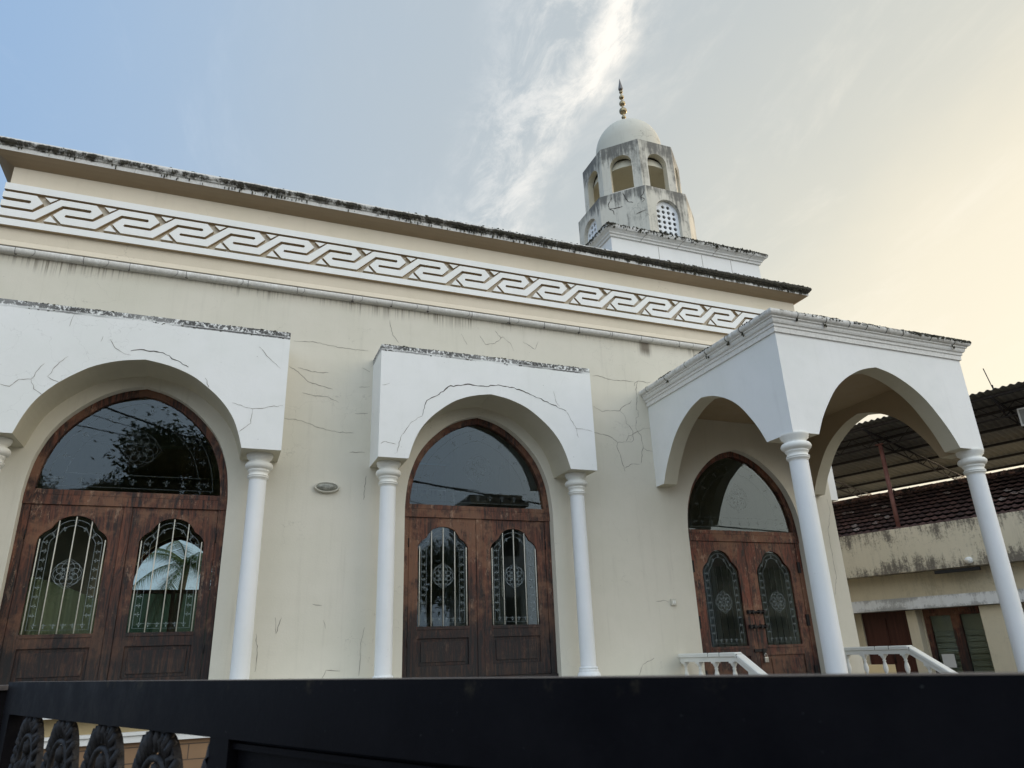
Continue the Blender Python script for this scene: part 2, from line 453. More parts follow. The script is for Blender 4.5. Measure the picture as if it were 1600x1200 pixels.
m_wood = M('weathered_teak', wood(1.1), bump=.5)
m_wood3 = M('red_brown_teak', wood(1.3, 1.1, (-.9, .7)), bump=.4)
m_bar = M('cream_grille_bars', lambda g: (.56, .54, .46), rough=.5)
m_cast = M('cast_iron_ornament', lambda g: dict(c=g.mix(g.ramp(g.noise(40, 5, .7), .35, .7), (.016, .015, .016), (.045, .042, .042)), h=g.noise(90, 4)), rough=.6, bump=.3, dist=.002, spec=.2)
m_iron = M('black_iron', lambda g: dict(c=(.02, .018, .018), h=g.noise(60)), rough=.6, bump=.3, metal=.3)
def etch(name, k):
    m_ = M(name, lambda g: (.34, .40, .41), rough=.8); n_ = m_.node_tree; g_ = G(n_); mx = g_.node('ShaderNodeMixShader'); tr = g_.node('ShaderNodeBsdfTransparent'); mx.inputs[0].default_value = k
    n_.links.new(tr.outputs[0], mx.inputs[1]); n_.links.new(n_.nodes['Principled BSDF'].outputs[0], mx.inputs[2]); n_.links.new(mx.outputs[0], n_.nodes['Material Output'].inputs[0]); return m_


m_etch = etch('frosted_etching', .46); m_etchf = etch('faint_frosted_etching', .17)


def glass_mat(name, ior=.064, tint=(.82, .86, .84)):
    mt = bpy.data.materials.new(name); mt.use_nodes = True; nt = mt.node_tree; nt.nodes.clear(); g = G(nt)
    out = g.node('ShaderNodeOutputMaterial'); mx = g.node('ShaderNodeMixShader'); geo = g.node('ShaderNodeNewGeometry'); fc = g.m('ABSOLUTE', g.vm('DOT_PRODUCT', geo.outputs['Normal'], geo.outputs['Incoming'], out=1))
    gl = g.node('ShaderNodeBsdfGlossy'); gl.inputs['Roughness'].default_value = .012; gl.inputs['Color'].default_value = (.78, .92, 1, 1)
    tr = g.node('ShaderNodeBsdfTransparent'); tr.inputs[0].default_value = (*tint, 1)
    fac = g.m('MULTIPLY_ADD', g.m('POWER', g.m('SUBTRACT', 1., fc, clamp=True), 5.), 1 - ior, ior); fac = g.m('MULTIPLY', fac, g.m('SUBTRACT', 1., geo.outputs['Backfacing']))
    bn = g.node('ShaderNodeBump'); bn.inputs['Strength'].default_value = .03; bn.inputs['Distance'].default_value = .01
    g.put(bn.inputs['Height'], g.noise(2.2, 2, .5)); nt.links.new(bn.outputs[0], gl.inputs['Normal'])
    nt.links.new(fac, mx.inputs[0]); nt.links.new(tr.outputs[0], mx.inputs[1]); nt.links.new(gl.outputs[0], mx.inputs[2]); nt.links.new(mx.outputs[0], out.inputs[0])
    return mt


m_glass = glass_mat('window_glass'); m_glassb = glass_mat('rear_window_glass', .04, (.97, .98, .97)); m_greenglass = glass_mat('green_rear_pane', .04, (.20, .25, .19))
m_inner = M('interior_plaster', lambda g: (.42, .41, .34), rough=.8)
m_innerf = M('interior_floor', lambda g: (.16, .14, .12), rough=.5)
m_green = M('olive_reflection_tone', lambda g: dict(c=g.mix(g.ramp(g.noise(1, 2, .5, vec=g.str(g.pos(), (14, 14, .3))), .3, .7), (.22, .23, .14), (.30, .30, .18)), h=g.noise(1, 2, .5, vec=g.str(g.pos(), (14, 14, .3)))), rough=.9, bump=.6)  # olive tone standing in for a reflection in the left pane


def brick_clad(g):
    b = g.node('ShaderNodeTexBrick'); x, y, z = g.xyz(g.pos()); g.put(b.inputs['Vector'], g.comb(g.m('ADD', x, y), z, 0.))
    b.inputs['Scale'].default_value = 1; b.inputs['Brick Width'].default_value = .42; b.inputs['Row Height'].default_value = .15; b.inputs['Mortar Size'].default_value = .006
    b.inputs['Color1'].default_value = (.30, .185, .10, 1); b.inputs['Color2'].default_value = (.26, .16, .09, 1); b.inputs['Mortar'].default_value = (.10, .07, .05, 1)
    c = g.mix(g.ramp(g.noise(6, 5), .4, .7, 0, .3), b.outputs[0], (.2, .13, .08)); return dict(c=c, h=g.m('SUBTRACT', 1., b.outputs[1]))


m_brick = M('tan_stone_cladding', brick_clad, bump=.6)
m_plinth = M('tan_plinth_paint', plaster((.46, .36, .20), grime=.3), bump=.3)


def gatep(g):
    p = g.pos(); x, y, z = g.xyz(p)
    n = g.noise(7, 6, .7, vec=p); f = g.noise(60, 4, .7, vec=p); sp = g.ramp(g.noise(140, 2, .5, vec=p), .74, .80)
    c = g.mix(g.ramp(n, .3, .8), (.0045, .0042, .0058), (.0095, .0088, .0105)); c = g.mix(g.m('MULTIPLY', sp, .35), c, (.10, .11, .10))
    dust = g.m('MULTIPLY', g.ramp(z, -.055, -.03), g.ramp(g.noise(16, 5, .7, vec=p), .55, .75)); c = g.mix(g.m('MULTIPLY', dust, .35), c, (.12, .10, .06))
    return dict(c=c, r=g.ramp(n, .3, .7, .36, .55), h=f)


m_gate = M('black_gate_enamel', gatep, bump=.12, dist=.003, spec=.06)
m_gtop = M('dusty_gate_top', lambda g: dict(c=g.mix(g.ramp(g.noise(30, 5, .7), .35, .7), (.10, .085, .08), (.05, .045, .045)), h=g.noise(50)), rough=.5, bump=.2)


def stained(base, zt, zb, amt=.5):
    def fn(g):
        d = plaster(base, grime=.35, hair=.5)(g); p = g.pos(); x, y, z = g.xyz(p)
        n = g.noise(1, 8, .78, vec=g.str(p, (7, 7, 1.0))); n2 = g.noise(.9, 5, .7, vec=p); f = g.noise(22, 6, .8, vec=p)
        v = g.m('ADD', g.m('ADD', g.m('MULTIPLY', n, .5), g.m('MULTIPLY', n2, .5)), g.m('MULTIPLY_ADD', f, .3, -.15))
        v = g.m('ADD', v, g.m('MULTIPLY', g.ramp(g.m('ABSOLUTE', g.m('SUBTRACT', z, (zt + zb) / 2)), 0, (zt - zb) / 2, -.04, .07), 1.))
        d['c'] = g.mix(g.ramp(v, .50, .62, 0, amt), d['c'], (.10, .085, .07)); return d
    return fn


m_stain = M('stained_parapet_plaster', stained((.62, .555, .42), 2.6, 1.55, .9), bump=.5)
m_house = M('ochre_house_wall', stained((.60, .53, .39), 3, -3, .25), bump=.3)
m_lintel = M('dirty_white_lintel', stained((.68, .68, .66), 1.0, .7, .55), bump=.3)


def tilem(g):
    uv = g.node('ShaderNodeUVMap').outputs[0]; u, v, _ = g.xyz(uv)
    wn = g.node('ShaderNodeTexWhiteNoise', noise_dimensions='2D'); g.put(wn.inputs['Vector'], g.comb(g.m('FLOOR', u), g.m('FLOOR', v), 0.)); r = wn.outputs[0]
    n = g.noise(9, 6, .7); c = g.mix(r, (.085, .055, .050), (.17, .095, .078)); c = g.mix(g.ramp(n, .45, .7, 0, .5), c, (.035, .030, .028))
    c = g.mix(g.m('MULTIPLY', g.ramp(r, .94, .96), g.ramp(g.noise(14, 4), .45, .55)), c, (.42, .36, .32)); return dict(c=c, h=n, r=g.ramp(n, .3, .7, .5, .8))


m_tile = M('clay_roof_tiles', tilem, bump=.3)
m_ridge = M('mossy_ridge_tiles', lambda g: dict(c=g.mix(g.ramp(g.noise(6, 6, .7), .45, .55), (.05, .04, .035), (.30, .17, .13)), h=g.noise(20)), bump=.5)
m_sheet = M('grey_metal_sheet', lambda g: dict(c=g.mix(g.ramp(g.noise(1.2, 5, .6), .3, .7), (.18, .185, .17), (.24, .24, .22)), h=g.noise(20)), rough=.55, bump=.1, metal=.1)
m_steel = M('dark_roof_steel', lambda g: (.022, .018, .017), rough=.6)
m_redsteel = M('red_oxide_steel', lambda g: dict(c=g.mix(g.ramp(g.noise(6, 5), .3, .7), (.16, .065, .05), (.22, .10, .08)), h=g.noise(30)), rough=.6, bump=.2)
m_paving = M('grey_paving', lambda g: dict(c=g.mix(g.ramp(g.noise(.7, 6, .6), .3, .7), (.13, .11, .085), (.19, .165, .13)), h=g.noise(12)), bump=.4, rough=.9)
m_asphalt = M('asphalt', lambda g: dict(c=g.mix(g.ramp(g.noise(.8, 6, .6), .3, .7), (.05, .05, .05), (.075, .072, .07)), h=g.noise(50)), bump=.4, rough=.9)
m_darkdoor = M('dark_red_door', lambda g: dict(c=g.mix(g.ramp(g.noise(1, 5, .6, vec=g.str(g.pos(), (20, 20, 1))), .3, .7), (.05, .015, .012), (.085, .028, .02)), h=g.noise(1, 5, .6, vec=g.str(g.pos(), (20, 20, 1)))), rough=.5, bump=.2)
m_brass = M('tarnished_brass', lambda g: dict(c=g.mix(g.ramp(g.noise(14, 4), .35, .7), (.42, .34, .20), (.17, .14, .09))), rough=.32, metal=.8)
m_lead = M('grey_finial_cone', lambda g: (.16, .15, .14), rough=.4, metal=.6)
m_lampg = M('dirty_lamp_glass', lambda g: dict(c=g.mix(g.ramp(g.noise(9, 5, .7), .35, .7), (.36, .36, .30), (.14, .14, .12)), h=g.noise(20)), rough=.25, bump=.2)
m_lampr = M('cream_lamp_rim', lambda g: (.52, .50, .42), rough=.5)
m_paper = M('white_paper', lambda g: (.6, .6, .58), rough=.9)
m_slat = M('louvre_slats', lambda g: (.26, .25, .20), rough=.7)
m_lock = M('brushed_padlock_steel', lambda g: (.55, .55, .52), rough=.3, metal=.9)
m_black = M('black_rubber', lambda g: (.012, .012, .012), rough=.7)
m_bark = M('tree_bark', lambda g: dict(c=g.mix(g.ramp(g.noise(9, 5), .3, .7), (.07, .05, .035), (.14, .11, .08)), h=g.noise(14)), rough=.9, bump=.6)
m_leaf = M('dark_green_leaves', lambda g: g.mix(g.ramp(g.noise(.9, 3), .3, .7), (.035, .06, .02), (.07, .11, .035)), rough=.6)

# ================================================================ ground
GZ = -1.5
b = MB(); b.add([(-1500, -1500, GZ), (1500, -1500, GZ), (1500, 1500, GZ), (-1500, 1500, GZ)], [(0, 1, 2, 3)])
tag(b.obj('ground', m_paving, weld=False), 'grey paved yard and ground round the mosque', kind='structure')
b = MB(); b.box(-60, 60, -17.5, -10.9, GZ - .02, GZ + .004)
tag(b.obj('road', m_asphalt), 'asphalt road running past the front gate', kind='structure')

# ================================================================ mosque
WL, WR, DEP = -3.067, 9.928, 12.3
mosque = thing('mosque', 'cream mosque with white arched canopies, a key-pattern frieze, mouldy cornice and small domed minaret', 'mosque', (3.4, 0, GZ))
DOORS = [  # centre x, half width, transom z, bottom z, apex z
    (-1.115, 1.106, 1.963, -.30, 3.37), (3.374, 1.113, 1.963, -.30, 3.37), (7.986, 1.154, 1.738, -.72, 3.166)]


def door_outline(c, hw, tz, bz, az, table=T_DOOR, g_=0):
    return [(c - hw - g_, bz)] + arch(c, hw + g_, tz, az - tz + g_, table) + [(c + hw + g_, bz)]


# front wall: lower and upper zones split at the gutter line so each takes its own base colour
b = MB()
outer = [(WL, GZ), (WR, GZ), (WR, 5.05), (WL, 5.05)]
holes = [door_outline(*d) for d in DOORS]
b.prism([outer] + holes, XZ(0), 0, .28, 0)
b.prism([[(WL, 5.05), (WR, 5.05), (WR, 6.3), (WL, 6.3)]], XZ(0), 0, .28, 1)
# side and rear walls
rearholes = [door_outline(*d) for d in DOORS]
b.prism([[(WL, GZ), (WR, GZ), (WR, 6.3), (WL, 6.3)]] + rearholes, XZ(DEP - .28), 0, .28, 0)
b.box(WL, WL + .28, .28, DEP - .28, GZ, 6.3, 0); b.box(WR - .28, WR, .28, DEP - .28, GZ, 6.3, 0)
CRACKS = [('w',[(5.327,4.225),(5.446,4.242),(5.621,4.201),(5.74,4.192),(5.861,4.199),(6.066,4.212),(6.116,4.208)]),('w',[(6.441,4.243),(6.365,4.215),(6.274,4.234),(6.191,4.231),(6.125,4.189),(6.108,4.131)]),('w',[(6.18,4.224),(6.133,4.076),(6.141,3.963),(6.103,3.717),(6.136,3.701),(6.13,3.599),(6.076,3.567),(6.078,3.494),(6.058,3.401),(6.081,3.339)]),('w',[(5.312,3.699),(5.386,3.66),(5.46,3.621),(5.53,3.646),(5.689,3.664),(5.788,3.666),(5.812,3.708),(5.898,3.772),(6.004,3.828),(6.025,3.868)]),('w',[(5.788,3.666),(5.852,3.62),(5.885,3.55),(5.885,3.459),(5.949,3.41),(5.996,3.341),(5.985,3.277),(5.903,3.253),(5.854,3.16)]),('w',[(5.193,3.298),(5.266,3.265),(5.397,3.237),(5.511,3.228),(5.604,3.194),(5.694,3.122),(5.813,3.144),(5.951,3.149),(5.995,3.188),(5.985,3.277),(6.081,3.339),(6.198,3.394),(6.332,3.414)]),('w',[(5.694,3.122),(5.672,3.058),(5.723,2.93),(5.734,2.844),(5.782,2.656)]),('w',[(6.081,3.339),(6.141,3.28),(6.144,3.19),(6.16,3.066),(6.128,3.01),(6.126,2.939),(6.087,2.805)]),('w',[(6.16,3.066),(6.225,3.026),(6.325,3.02)]),('w',[(5.788,2.708),(5.912,2.785),(6.07,2.795)]),('w',[(0.601,3.842),(0.724,3.774),(0.863,3.644),(1.034,3.601),(1.207,3.569)]),('w',[(0.72,3.835),(0.91,3.795),(1.136,3.808)]),('w',[(0.8,3.474),(0.969,3.443),(1.118,3.453),(1.292,3.38)]),('w',[(0.592,3.088),(0.809,3.075),(1.033,2.995),(1.296,2.949),(1.522,2.955)]),('w',[(1.529,3.238),(1.702,3.254)]),('w',[(1.57,3.636),(1.719,3.66)]),('w',[(1.478,2.674),(1.685,2.688)]),('w',[(1.597,3.937),(1.711,3.886)]),('w',[(1.773,0.403),(1.736,0.255),(1.724,0.124),(1.727,-0.038),(1.719,-0.165)]),('w',[(1.717,2.358),(1.691,2.033)]),('w',[(1.111,0.689),(1.224,0.671)]),('w',[(1.251,0.495),(1.284,0.396)]),('w',[(1.274,-0.178),(1.318,-0.086),(1.486,-0.102)]),('w',[(1.978,4.753),(1.99,4.652),(2.031,4.506),(2.127,4.393)]),('w',[(3.09,4.676),(3.188,4.506)]),('w',[(3.394,4.691),(3.493,4.545),(3.648,4.592),(3.782,4.717),(3.91,4.626),(3.958,4.499)]),('w',[(3.654,4.807),(3.755,4.686)]),('w',[(4.124,4.681),(4.333,4.573),(4.395,4.717)]),('w',[(0.635,4.231),(0.886,4.255),(1.277,4.209),(1.675,4.211)]),('c',[(1.998,2.544),(2.047,2.76),(2.19,2.987),(2.338,3.088)]),('c',[(4.335,3.651),(4.374,3.46),(4.421,3.416)]),('c',[(1.777,3.478),(1.882,3.512)]),('c',[(1.782,2.655),(1.842,2.693),(1.987,2.662)]),('c',[(4.652,3.1),(4.931,3.075)]),('c',[(4.518,3.353),(4.654,3.124),(4.693,2.961)]),('C',[(2.338,3.088),(2.401,3.317),(2.577,3.425),(2.711,3.554),(3.031,3.62),(3.263,3.612),(3.453,3.656),(3.668,3.64),(3.885,3.581),(4.224,3.47),(4.518,3.353)]),('C',[(-1.273,3.594),(-1.134,3.625),(-0.921,3.613),(-0.778,3.535),(-0.62,3.458)]),('c',[(-1.509,3.712),(-1.443,3.61),(-1.331,3.546),(-1.266,3.539)]),('c',[(0.173,3.834),(0.302,3.699),(0.46,3.567)]),('c',[(-2.503,3.036),(-2.409,3.017),(-2.334,3.112),(-2.22,3.124),(-2.171,3.248),(-2.125,3.327)]),('c',[(-2.075,3.17),(-1.994,3.328),(-1.904,3.444)]),('c',[(-2.22,3.124),(-2.177,3.012),(-2.071,2.936)]),('c',[(-2.063,3.171),(-1.934,3.111)]),('c',[(-0.416,3.338),(-0.364,3.232),(-0.387,3.198)]),('c',[(-1.929,3.986),(-1.953,3.824)]),('c',[(-1.59,3.748),(-1.604,3.668)]),('c',[(-0.076,3.045),(0.168,2.987),(0.53,3.066)]),('c',[(0.168,2.987),(0.165,2.8),(0.038,2.679)]),('w',[(9.989,2.396),(10.005,2.169),(9.875,1.829),(9.865,1.393),(9.868,1.073),(9.758,0.759)]),('w',[(0.676,0.535),(0.698,0.35),(0.751,0.534)]),('w',[(0.47,0.355),(0.503,0.138),(0.493,-0.074)]),('w',[(6.33,0.672),(6.244,0.7),(6.107,0.683)]),('w',[(5.978,-0.101),(5.786,-0.18),(5.695,-0.33)]),('f',[(7.193,3.347),(7.23,3.327)]),('t',[(0.01,9.089),(0.051,9.001),(0.102,8.854),(0.209,8.794)]),('t',[(-0.223,9.05),(-0.317,8.91),(-0.31,8.795),(-0.219,8.711),(-0.211,8.616)]),('t',[(-0.31,8.795),(-0.182,8.767),(-0.019,8.768)]),('t',[(0.474,9.053),(0.448,8.949),(0.383,8.877),(0.464,8.796),(0.395,8.743)]),('t',[(0.244,8.496),(0.374,8.53),(0.469,8.537)])]
b2 = b
for k, L in CRACKS:
    if k == 'w':
        P = [(x - (.16 if x > 9.7 else 0), -.0022, z) for x, z in L]
        if L[0][0] > 5.2 and L[0][0] < 7 and L[0][1] > 2.6: wd = .008
        else: wd = .0065
        b.ribbon(P, wd, (0, -1, 0), 0, mi=2, jit=.007, taper=True)
b.obj('wall', [m_cream, m_warm, m_crack], mosque, weld=False)
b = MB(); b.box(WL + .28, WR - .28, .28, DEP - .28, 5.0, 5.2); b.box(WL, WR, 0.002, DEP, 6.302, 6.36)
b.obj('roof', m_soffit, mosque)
b = MB(); b.box(WL + .28, WR - .28, .28, DEP - .28, -.5, -.40); b.obj('inside_floor', m_innerf, mosque)

# cornice right round
prof = [(-.05, 6.262), (0.0, 6.262), (.03, 6.272), (.09, 6.292), (.15, 6.322), (.195, 6.352), (.212, 6.362)]
b = MB(); path = [(WL, DEP), (WL, 0), (WR, 0), (WR, DEP)]
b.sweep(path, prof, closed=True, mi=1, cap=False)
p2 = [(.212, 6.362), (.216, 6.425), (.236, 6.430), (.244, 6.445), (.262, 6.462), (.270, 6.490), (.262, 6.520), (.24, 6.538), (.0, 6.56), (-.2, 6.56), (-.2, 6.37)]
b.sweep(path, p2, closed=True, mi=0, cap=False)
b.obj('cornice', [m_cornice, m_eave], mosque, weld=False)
# growth along the cornice edge
b = MB(); rnd = random.Random(3)
for i in range(2600):
    x = WL - .2 + (WR - WL + .4) * rnd.random() ** .62
    k = mnoise.noise(Vector((x * 1.7, 0, 3.1))) + .9 * mnoise.noise(Vector((x * .45, 2, 0))) + (x - 1) * .035
    if k < rnd.uniform(-.3, .6): continue
    zz = (6.478 - abs(rnd.gauss(0, .022))) if rnd.random() < .8 - max(0, x - 3) * .05 else 6.53 - abs(rnd.gauss(0, .03)); rr = rnd.uniform(.006, .017)
    s_ = rnd.random()
    if s_ < .4: b.blob((x, -.262 + rnd.uniform(-.006, .01), zz), rr, sc=(1.5, .6, .9), jit=.4)
    elif s_ < (.44 if x < 3 else .56): b.blob((x, -.25 + rnd.uniform(0, .05), 6.536), rr * .9, sc=(1.6, 1, .7), jit=.45)
    elif s_ < .9: b.blob((x, -.226, 6.42 - rnd.random() * .05), rr * .8, sc=(.8, .4, 2.6), jit=.3)
    else: b.blob((x, -.262, 6.47), rr * .9, sc=(.7, .5, 3.0), jit=.3)
tag(b.obj('mould_growth', m_moss, mosque, weld=False), 'black mould growing on the painted edge', kind='stuff')

# frieze: two rails and the interlocking key pattern, all raised 4 cm
PER = .6903; X0 = -2.455
key = dict(T0o=(0, .357), T1o=(.419, .357), tipR=(.505, .257), M1o=(.400, .142), s2tl=(.090, .142), s2bl=(.078, .118), s2b2=(.090, .104), B1i=(.412, .104),
           T0oN=(PER, .357), T0iN=(PER + .036, .271), B1o=(.452, 0), B0o=(.058, 0), tipL=(-.052, .112), M0=(.052, .228), s1br=(.355, .228), s1mr=(.372, .248), s1tr=(.362, .271), T0i=(.036, .271))
Z0K = 5.484
f_ = lambda u, v, d: (u, -.060 + d, v)
b = MB()
order = ['T0o', 'T1o', 'tipR', 'M1o', 's2tl', 's2bl', 's2b2', 'B1i', 'T0oN', 'T0iN', 'B1o', 'B0o', 'tipL', 'M0', 's1br', 's1mr', 's1tr', 'T0i']


def clip_x(poly, xa, keep_right=True):
    out = []
    for i in range(len(poly)):
        a, c = poly[i], poly[(i + 1) % len(poly)]
        ia = (a[0] >= xa) == keep_right or a[0] == xa; ic = (c[0] >= xa) == keep_right or c[0] == xa
        if ia: out.append(a)
        if ia != ic:
            t = (xa - a[0]) / (c[0] - a[0]); out.append((xa, a[1] + t * (c[1] - a[1])))
    return out


XA, XB = WL - .03, WR + .03
for n in range(-2, 19):
    o = X0 + n * PER
    polys = [[(o + key[k][0], Z0K + key[k][1]) for k in order],
             [(o - .165 + q[0], Z0K + q[1]) for q in ((-.015, .357), (.135, .357), (.055, .290))],
             [(o - .14 + q[0], Z0K + q[1]) for q in ((-.005, 0), (.150, 0), (.062, .092))]]
    for P in polys:
        mx, mn = max(p[0] for p in P), min(p[0] for p in P)
        if mx < XA + .01 or mn > XB - .01: continue
        if mn < XA:
            # clipped unit at the corner: three straight rows read there
            if len(P) > 5:
                for za, zb_ in ((0, .104), (.142, .228), (.271, .357)):
                    pass
                Q = [p for p in P]
                rowtop = [(XA, Z0K + .357), (o + .419, Z0K + .357), (o + .505, Z0K + .257), (o + .400, Z0K + .142), (XA, Z0K + .142), (XA, Z0K + .228), (o + .355, Z0K + .228), (o + .372, Z0K + .248), (o + .362, Z0K + .271), (XA, Z0K + .271)]
                rowbot = [(XA, Z0K + .104), (o + .412, Z0K + .104), (o + PER, Z0K + .357), (o + PER + .036, Z0K + .271), (o + .452, Z0K), (XA, Z0K)]
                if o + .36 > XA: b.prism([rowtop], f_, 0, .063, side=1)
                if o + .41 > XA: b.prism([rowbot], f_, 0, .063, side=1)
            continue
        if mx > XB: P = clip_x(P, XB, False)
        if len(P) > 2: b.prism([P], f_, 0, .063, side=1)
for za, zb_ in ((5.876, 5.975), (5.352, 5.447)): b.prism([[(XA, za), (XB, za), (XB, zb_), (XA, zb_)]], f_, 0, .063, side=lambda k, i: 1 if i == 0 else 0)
b.obj('frieze', [m_relief, m_soffit], mosque, weld=False)  # side faces carry the darkened cream, as shade round the relief

# gutter ledge: plaster fillet and half-round
b = MB()
prof = [(0, 5.165), (.006, 5.160), (.040, 5.088), (.046, 5.082), (.046, 5.074), (.036, 5.070)]
b.sweep([(WL, 3), (WL, 0), (WR, 0), (WR, 3)], prof + [(0, 5.068)], mi=2)
arc = [(.040 + .044 * math.cos(a), 5.006 + .046 * math.sin(a)) for a in [R(100 - 20 * i) for i in range(11)]]
b.sweep([(WL, 3), (WL, 0), (WR, 0), (WR, 3)], [(0, 5.050)] + arc + [(0, 4.96)], mi=0)
b.sweep([(WL, 3), (WL, 0), (WR, 0), (WR, 3)], [(.036, 5.0695), (.040, 5.050)], mi=1, cap=False)
# joint collars
x = WL + .25; rnd = random.Random(5)
while x < WR:
    L = [(x, -(.040 + .046 * math.cos(a)), 5.006 + .048 * math.sin(a)) for a in [R(100 - 20 * i) for i in range(11)]]
    b.tube(L, .003, 4, mi=1, smooth=False)
    for k in range(rnd.choice([0, 1, 3, 4])): b.blob((x + rnd.uniform(-.02, .02), -.045, 4.965 + rnd.uniform(-.01, .01)), rnd.uniform(.008, .018), mi=1, sc=(1, .7, 1.3))
    x += rnd.uniform(.38, .8)
b.obj('gutter_ledge', [m_gutter, m_crackb, m_warm], mosque, weld=False)

# ---------------------------------------------------------------- columns
def shaft_prof(zb, zt, r, r2): return [(r, zb), (r * 1.0, zb + (zt - zb) * .3), (r * .985, zb + (zt - zb) * .7), (r2, zt)]
def cap_prof(z):  # capital hanging from z
    return [(.158, 0), (.160, -.025), (.150, -.035), (.152, -.05), (.126, -.075), (.120, -.095), (.120, -.105), (.150, -.112), (.164, -.13), (.169, -.15), (.163, -.172), (.147, -.19), (.126, -.198), (.126, -.205), (.131, -.212), (.128, -.222), (.116, -.232),
            (.112, -.262), (.122, -.268), (.130, -.276), (.129, -.284), (.120, -.288), (.128, -.296), (.126, -.305), (.112, -.312), (.109, -.33)]


def column(x, y, zt, zb, base=True, r=.107):
    s = r / .107
    b = MB(); b.lathe([(r, zb + .14), (r, zb + .8), (r * .99, zt - 1.2), (r * .975, zt - .315)], (x, y, 0), 40)
    c = b.obj('column', m_column, mosque, weld=False)
    b = MB(); b.lathe([(q * s if s > 1 else q, zt + dz) for q, dz in cap_prof(0)], (x, y, 0), 40); b.obj('capital', m_cap, c, weld=False)
    b = MB(); b.lathe([(r, zb + .19), (r + .018, zb + .182), (r + .022, zb + .172), (r + .016, zb + .162), (r + .012, zb + .158), (r + .024, zb + .15), (r + .028, zb + .138), (r + .02, zb + .126), (r + .03, zb + .12), (r + .045, zb + .10), (r + .05, zb + .055), (r + .065, zb + .05), (r + .065, zb)], (x, y, 0), 40)
    b.obj('column_base', m_column, c, weld=False)


CZ, CT, CD = 2.48, 4.082, .589
CAN = [(-2.71, -2.288, .086, .549), (1.756, 2.157, 4.537, 4.964)]
for (xl, il, ir, xr) in CAN:
    b = MB(); A = arch((il + ir) / 2, (ir - il) / 2, CZ, 1.022, T_CAN)
    loop = [(xl, CZ)] + A + [(xr, CZ), (xr, CT), (xl, CT)]
    n = len(A)
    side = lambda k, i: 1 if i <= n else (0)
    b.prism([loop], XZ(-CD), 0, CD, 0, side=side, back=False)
    for k, L in CRACKS:
        if k in 'cC' and xl < L[0][0] < xr: b.ribbon([(x, -CD - .0022, z) for x, z in L], .012 if k == 'C' else .0055, (0, -1, 0), 0, mi=3 if k == 'C' else 2, jit=.009, taper=True)
    b.obj('arched_canopy', [m_canopy, m_intra, m_crack, m_crackb], mosque, weld=False)
    b = MB(); rnd = random.Random(int(xl * 10))
    for i in range(420):
        x = rnd.uniform(xl, xr)
        if mnoise.noise(Vector((x * 2.3, 5, xl))) < rnd.uniform(-.4, .35): continue
        b.blob((x, -CD + rnd.uniform(-.003, .02), CT + rnd.uniform(-.006, .003) if rnd.random() < .6 else CT - .085 + rnd.uniform(-.01, .01)), rnd.uniform(.004, .012), sc=(1.6, .5, .8), jit=.4)
    tag(b.obj('mould_growth', m_moss, mosque, weld=False), 'black mould growing on the painted edge', kind='stuff')
    for cx in ((xl + il) / 2, (ir + xr) / 2): column(cx, -CD / 2 - .01, CZ, -.36)
# canopy on the right-hand side wall
b = MB(); A = arch(2.1, 1.19, CZ, 1.022, T_CAN); loop = [(.41, CZ), (.41 + .5, CZ)][:1] + A + [(3.79, CZ), (3.79, CT), (.41, CT)]
b.prism([loop], lambda u, v, d: (WR + CD - d, u, v), 0, CD, 0, side=lambda k, i: 1 if i <= n else 0, back=False)
b.obj('arched_canopy', [m_canopy, m_intra], mosque, weld=False)
for cy in (.66, 3.54): column(WR + CD / 2, cy, CZ, -.36)

# ---------------------------------------------------------------- plinth
b = MB(); 
b.prism([[(-.5, GZ), (-.5, -.70)][:0] or [(WL - .25, GZ), (6.2, GZ), (6.2, -.70), (WL - .25, -.70)]], XZ(-.50), 0, .5, 0, back=False)
b.box(WL - .25, 6.2, -.50, -.002, -.60, -.43, 1)
b.box(WL - .25, 6.2, -.555, -.002, -.70, -.60, 2); b.box(WL - .25, 6.2, -.575, -.56, -.632, -.60, 2)
b.box(WL - .25, 6.2, -.66, -.002, -.43, -.36, 2)
b.box(WR + .002, WR + .8, .1, DEP, GZ, -.36, 1)
b.obj('plinth', [m_brick, m_plinth, m_white], mosque, weld=False)

# ---------------------------------------------------------------- doors
def pane_loop(c, hw, zb, zs, zt):
    H = [(1, 0), (1, 1), (.955, 1.14), (.86, 1.30), (.74, 1.42), (.655, 1.50), (.61, 1.60)]
    top = zt - zs
    pts = [(hw, zb), (hw, zs), (.955 * hw, zs + .15 * top), (.86 * hw, zs + .29 * top), (.75 * hw, zs + .39 * top), (.67 * hw, zs + .46 * top), (.62 * hw, zs + .57 * top), (.53 * hw, zs + .73 * top), (.40 * hw, zs + .87 * top), (.21 * hw, zs + .965 * top), (0, zs + top)]
    Rr = [(c + u, v) for u, v in pts]; L = [(c - u, v) for u, v in reversed(pts)][1:]
    return Rr + L


def fleur(b, c, s, ang, y, mi=0):
    """little fleur-de-lis of three petals and a bar"""
    ca, sa = math.cos(ang), math.sin(ang)
    def T(u, v): return (c[0] + s * (u * ca - v * sa), y, c[1] + s * (u * sa + v * ca))
    for poly in ([(0, 1), (.28, .45), (0, -.1), (-.28, .45)], [(.2, .0), (.75, .45), (.95, .1), (.55, .15), (.3, -.25)], [(-.2, .0), (-.75, .45), (-.95, .1), (-.55, .15), (-.3, -.25)], [(-.35, -.3), (.35, -.3), (.35, -.5), (-.35, -.5)], [(-.12, -.5), (.12, -.5), (.3, -1), (-.3, -1)]):
        b.add([T(*p) for p in poly], [tuple(range(len(poly)))], mi)


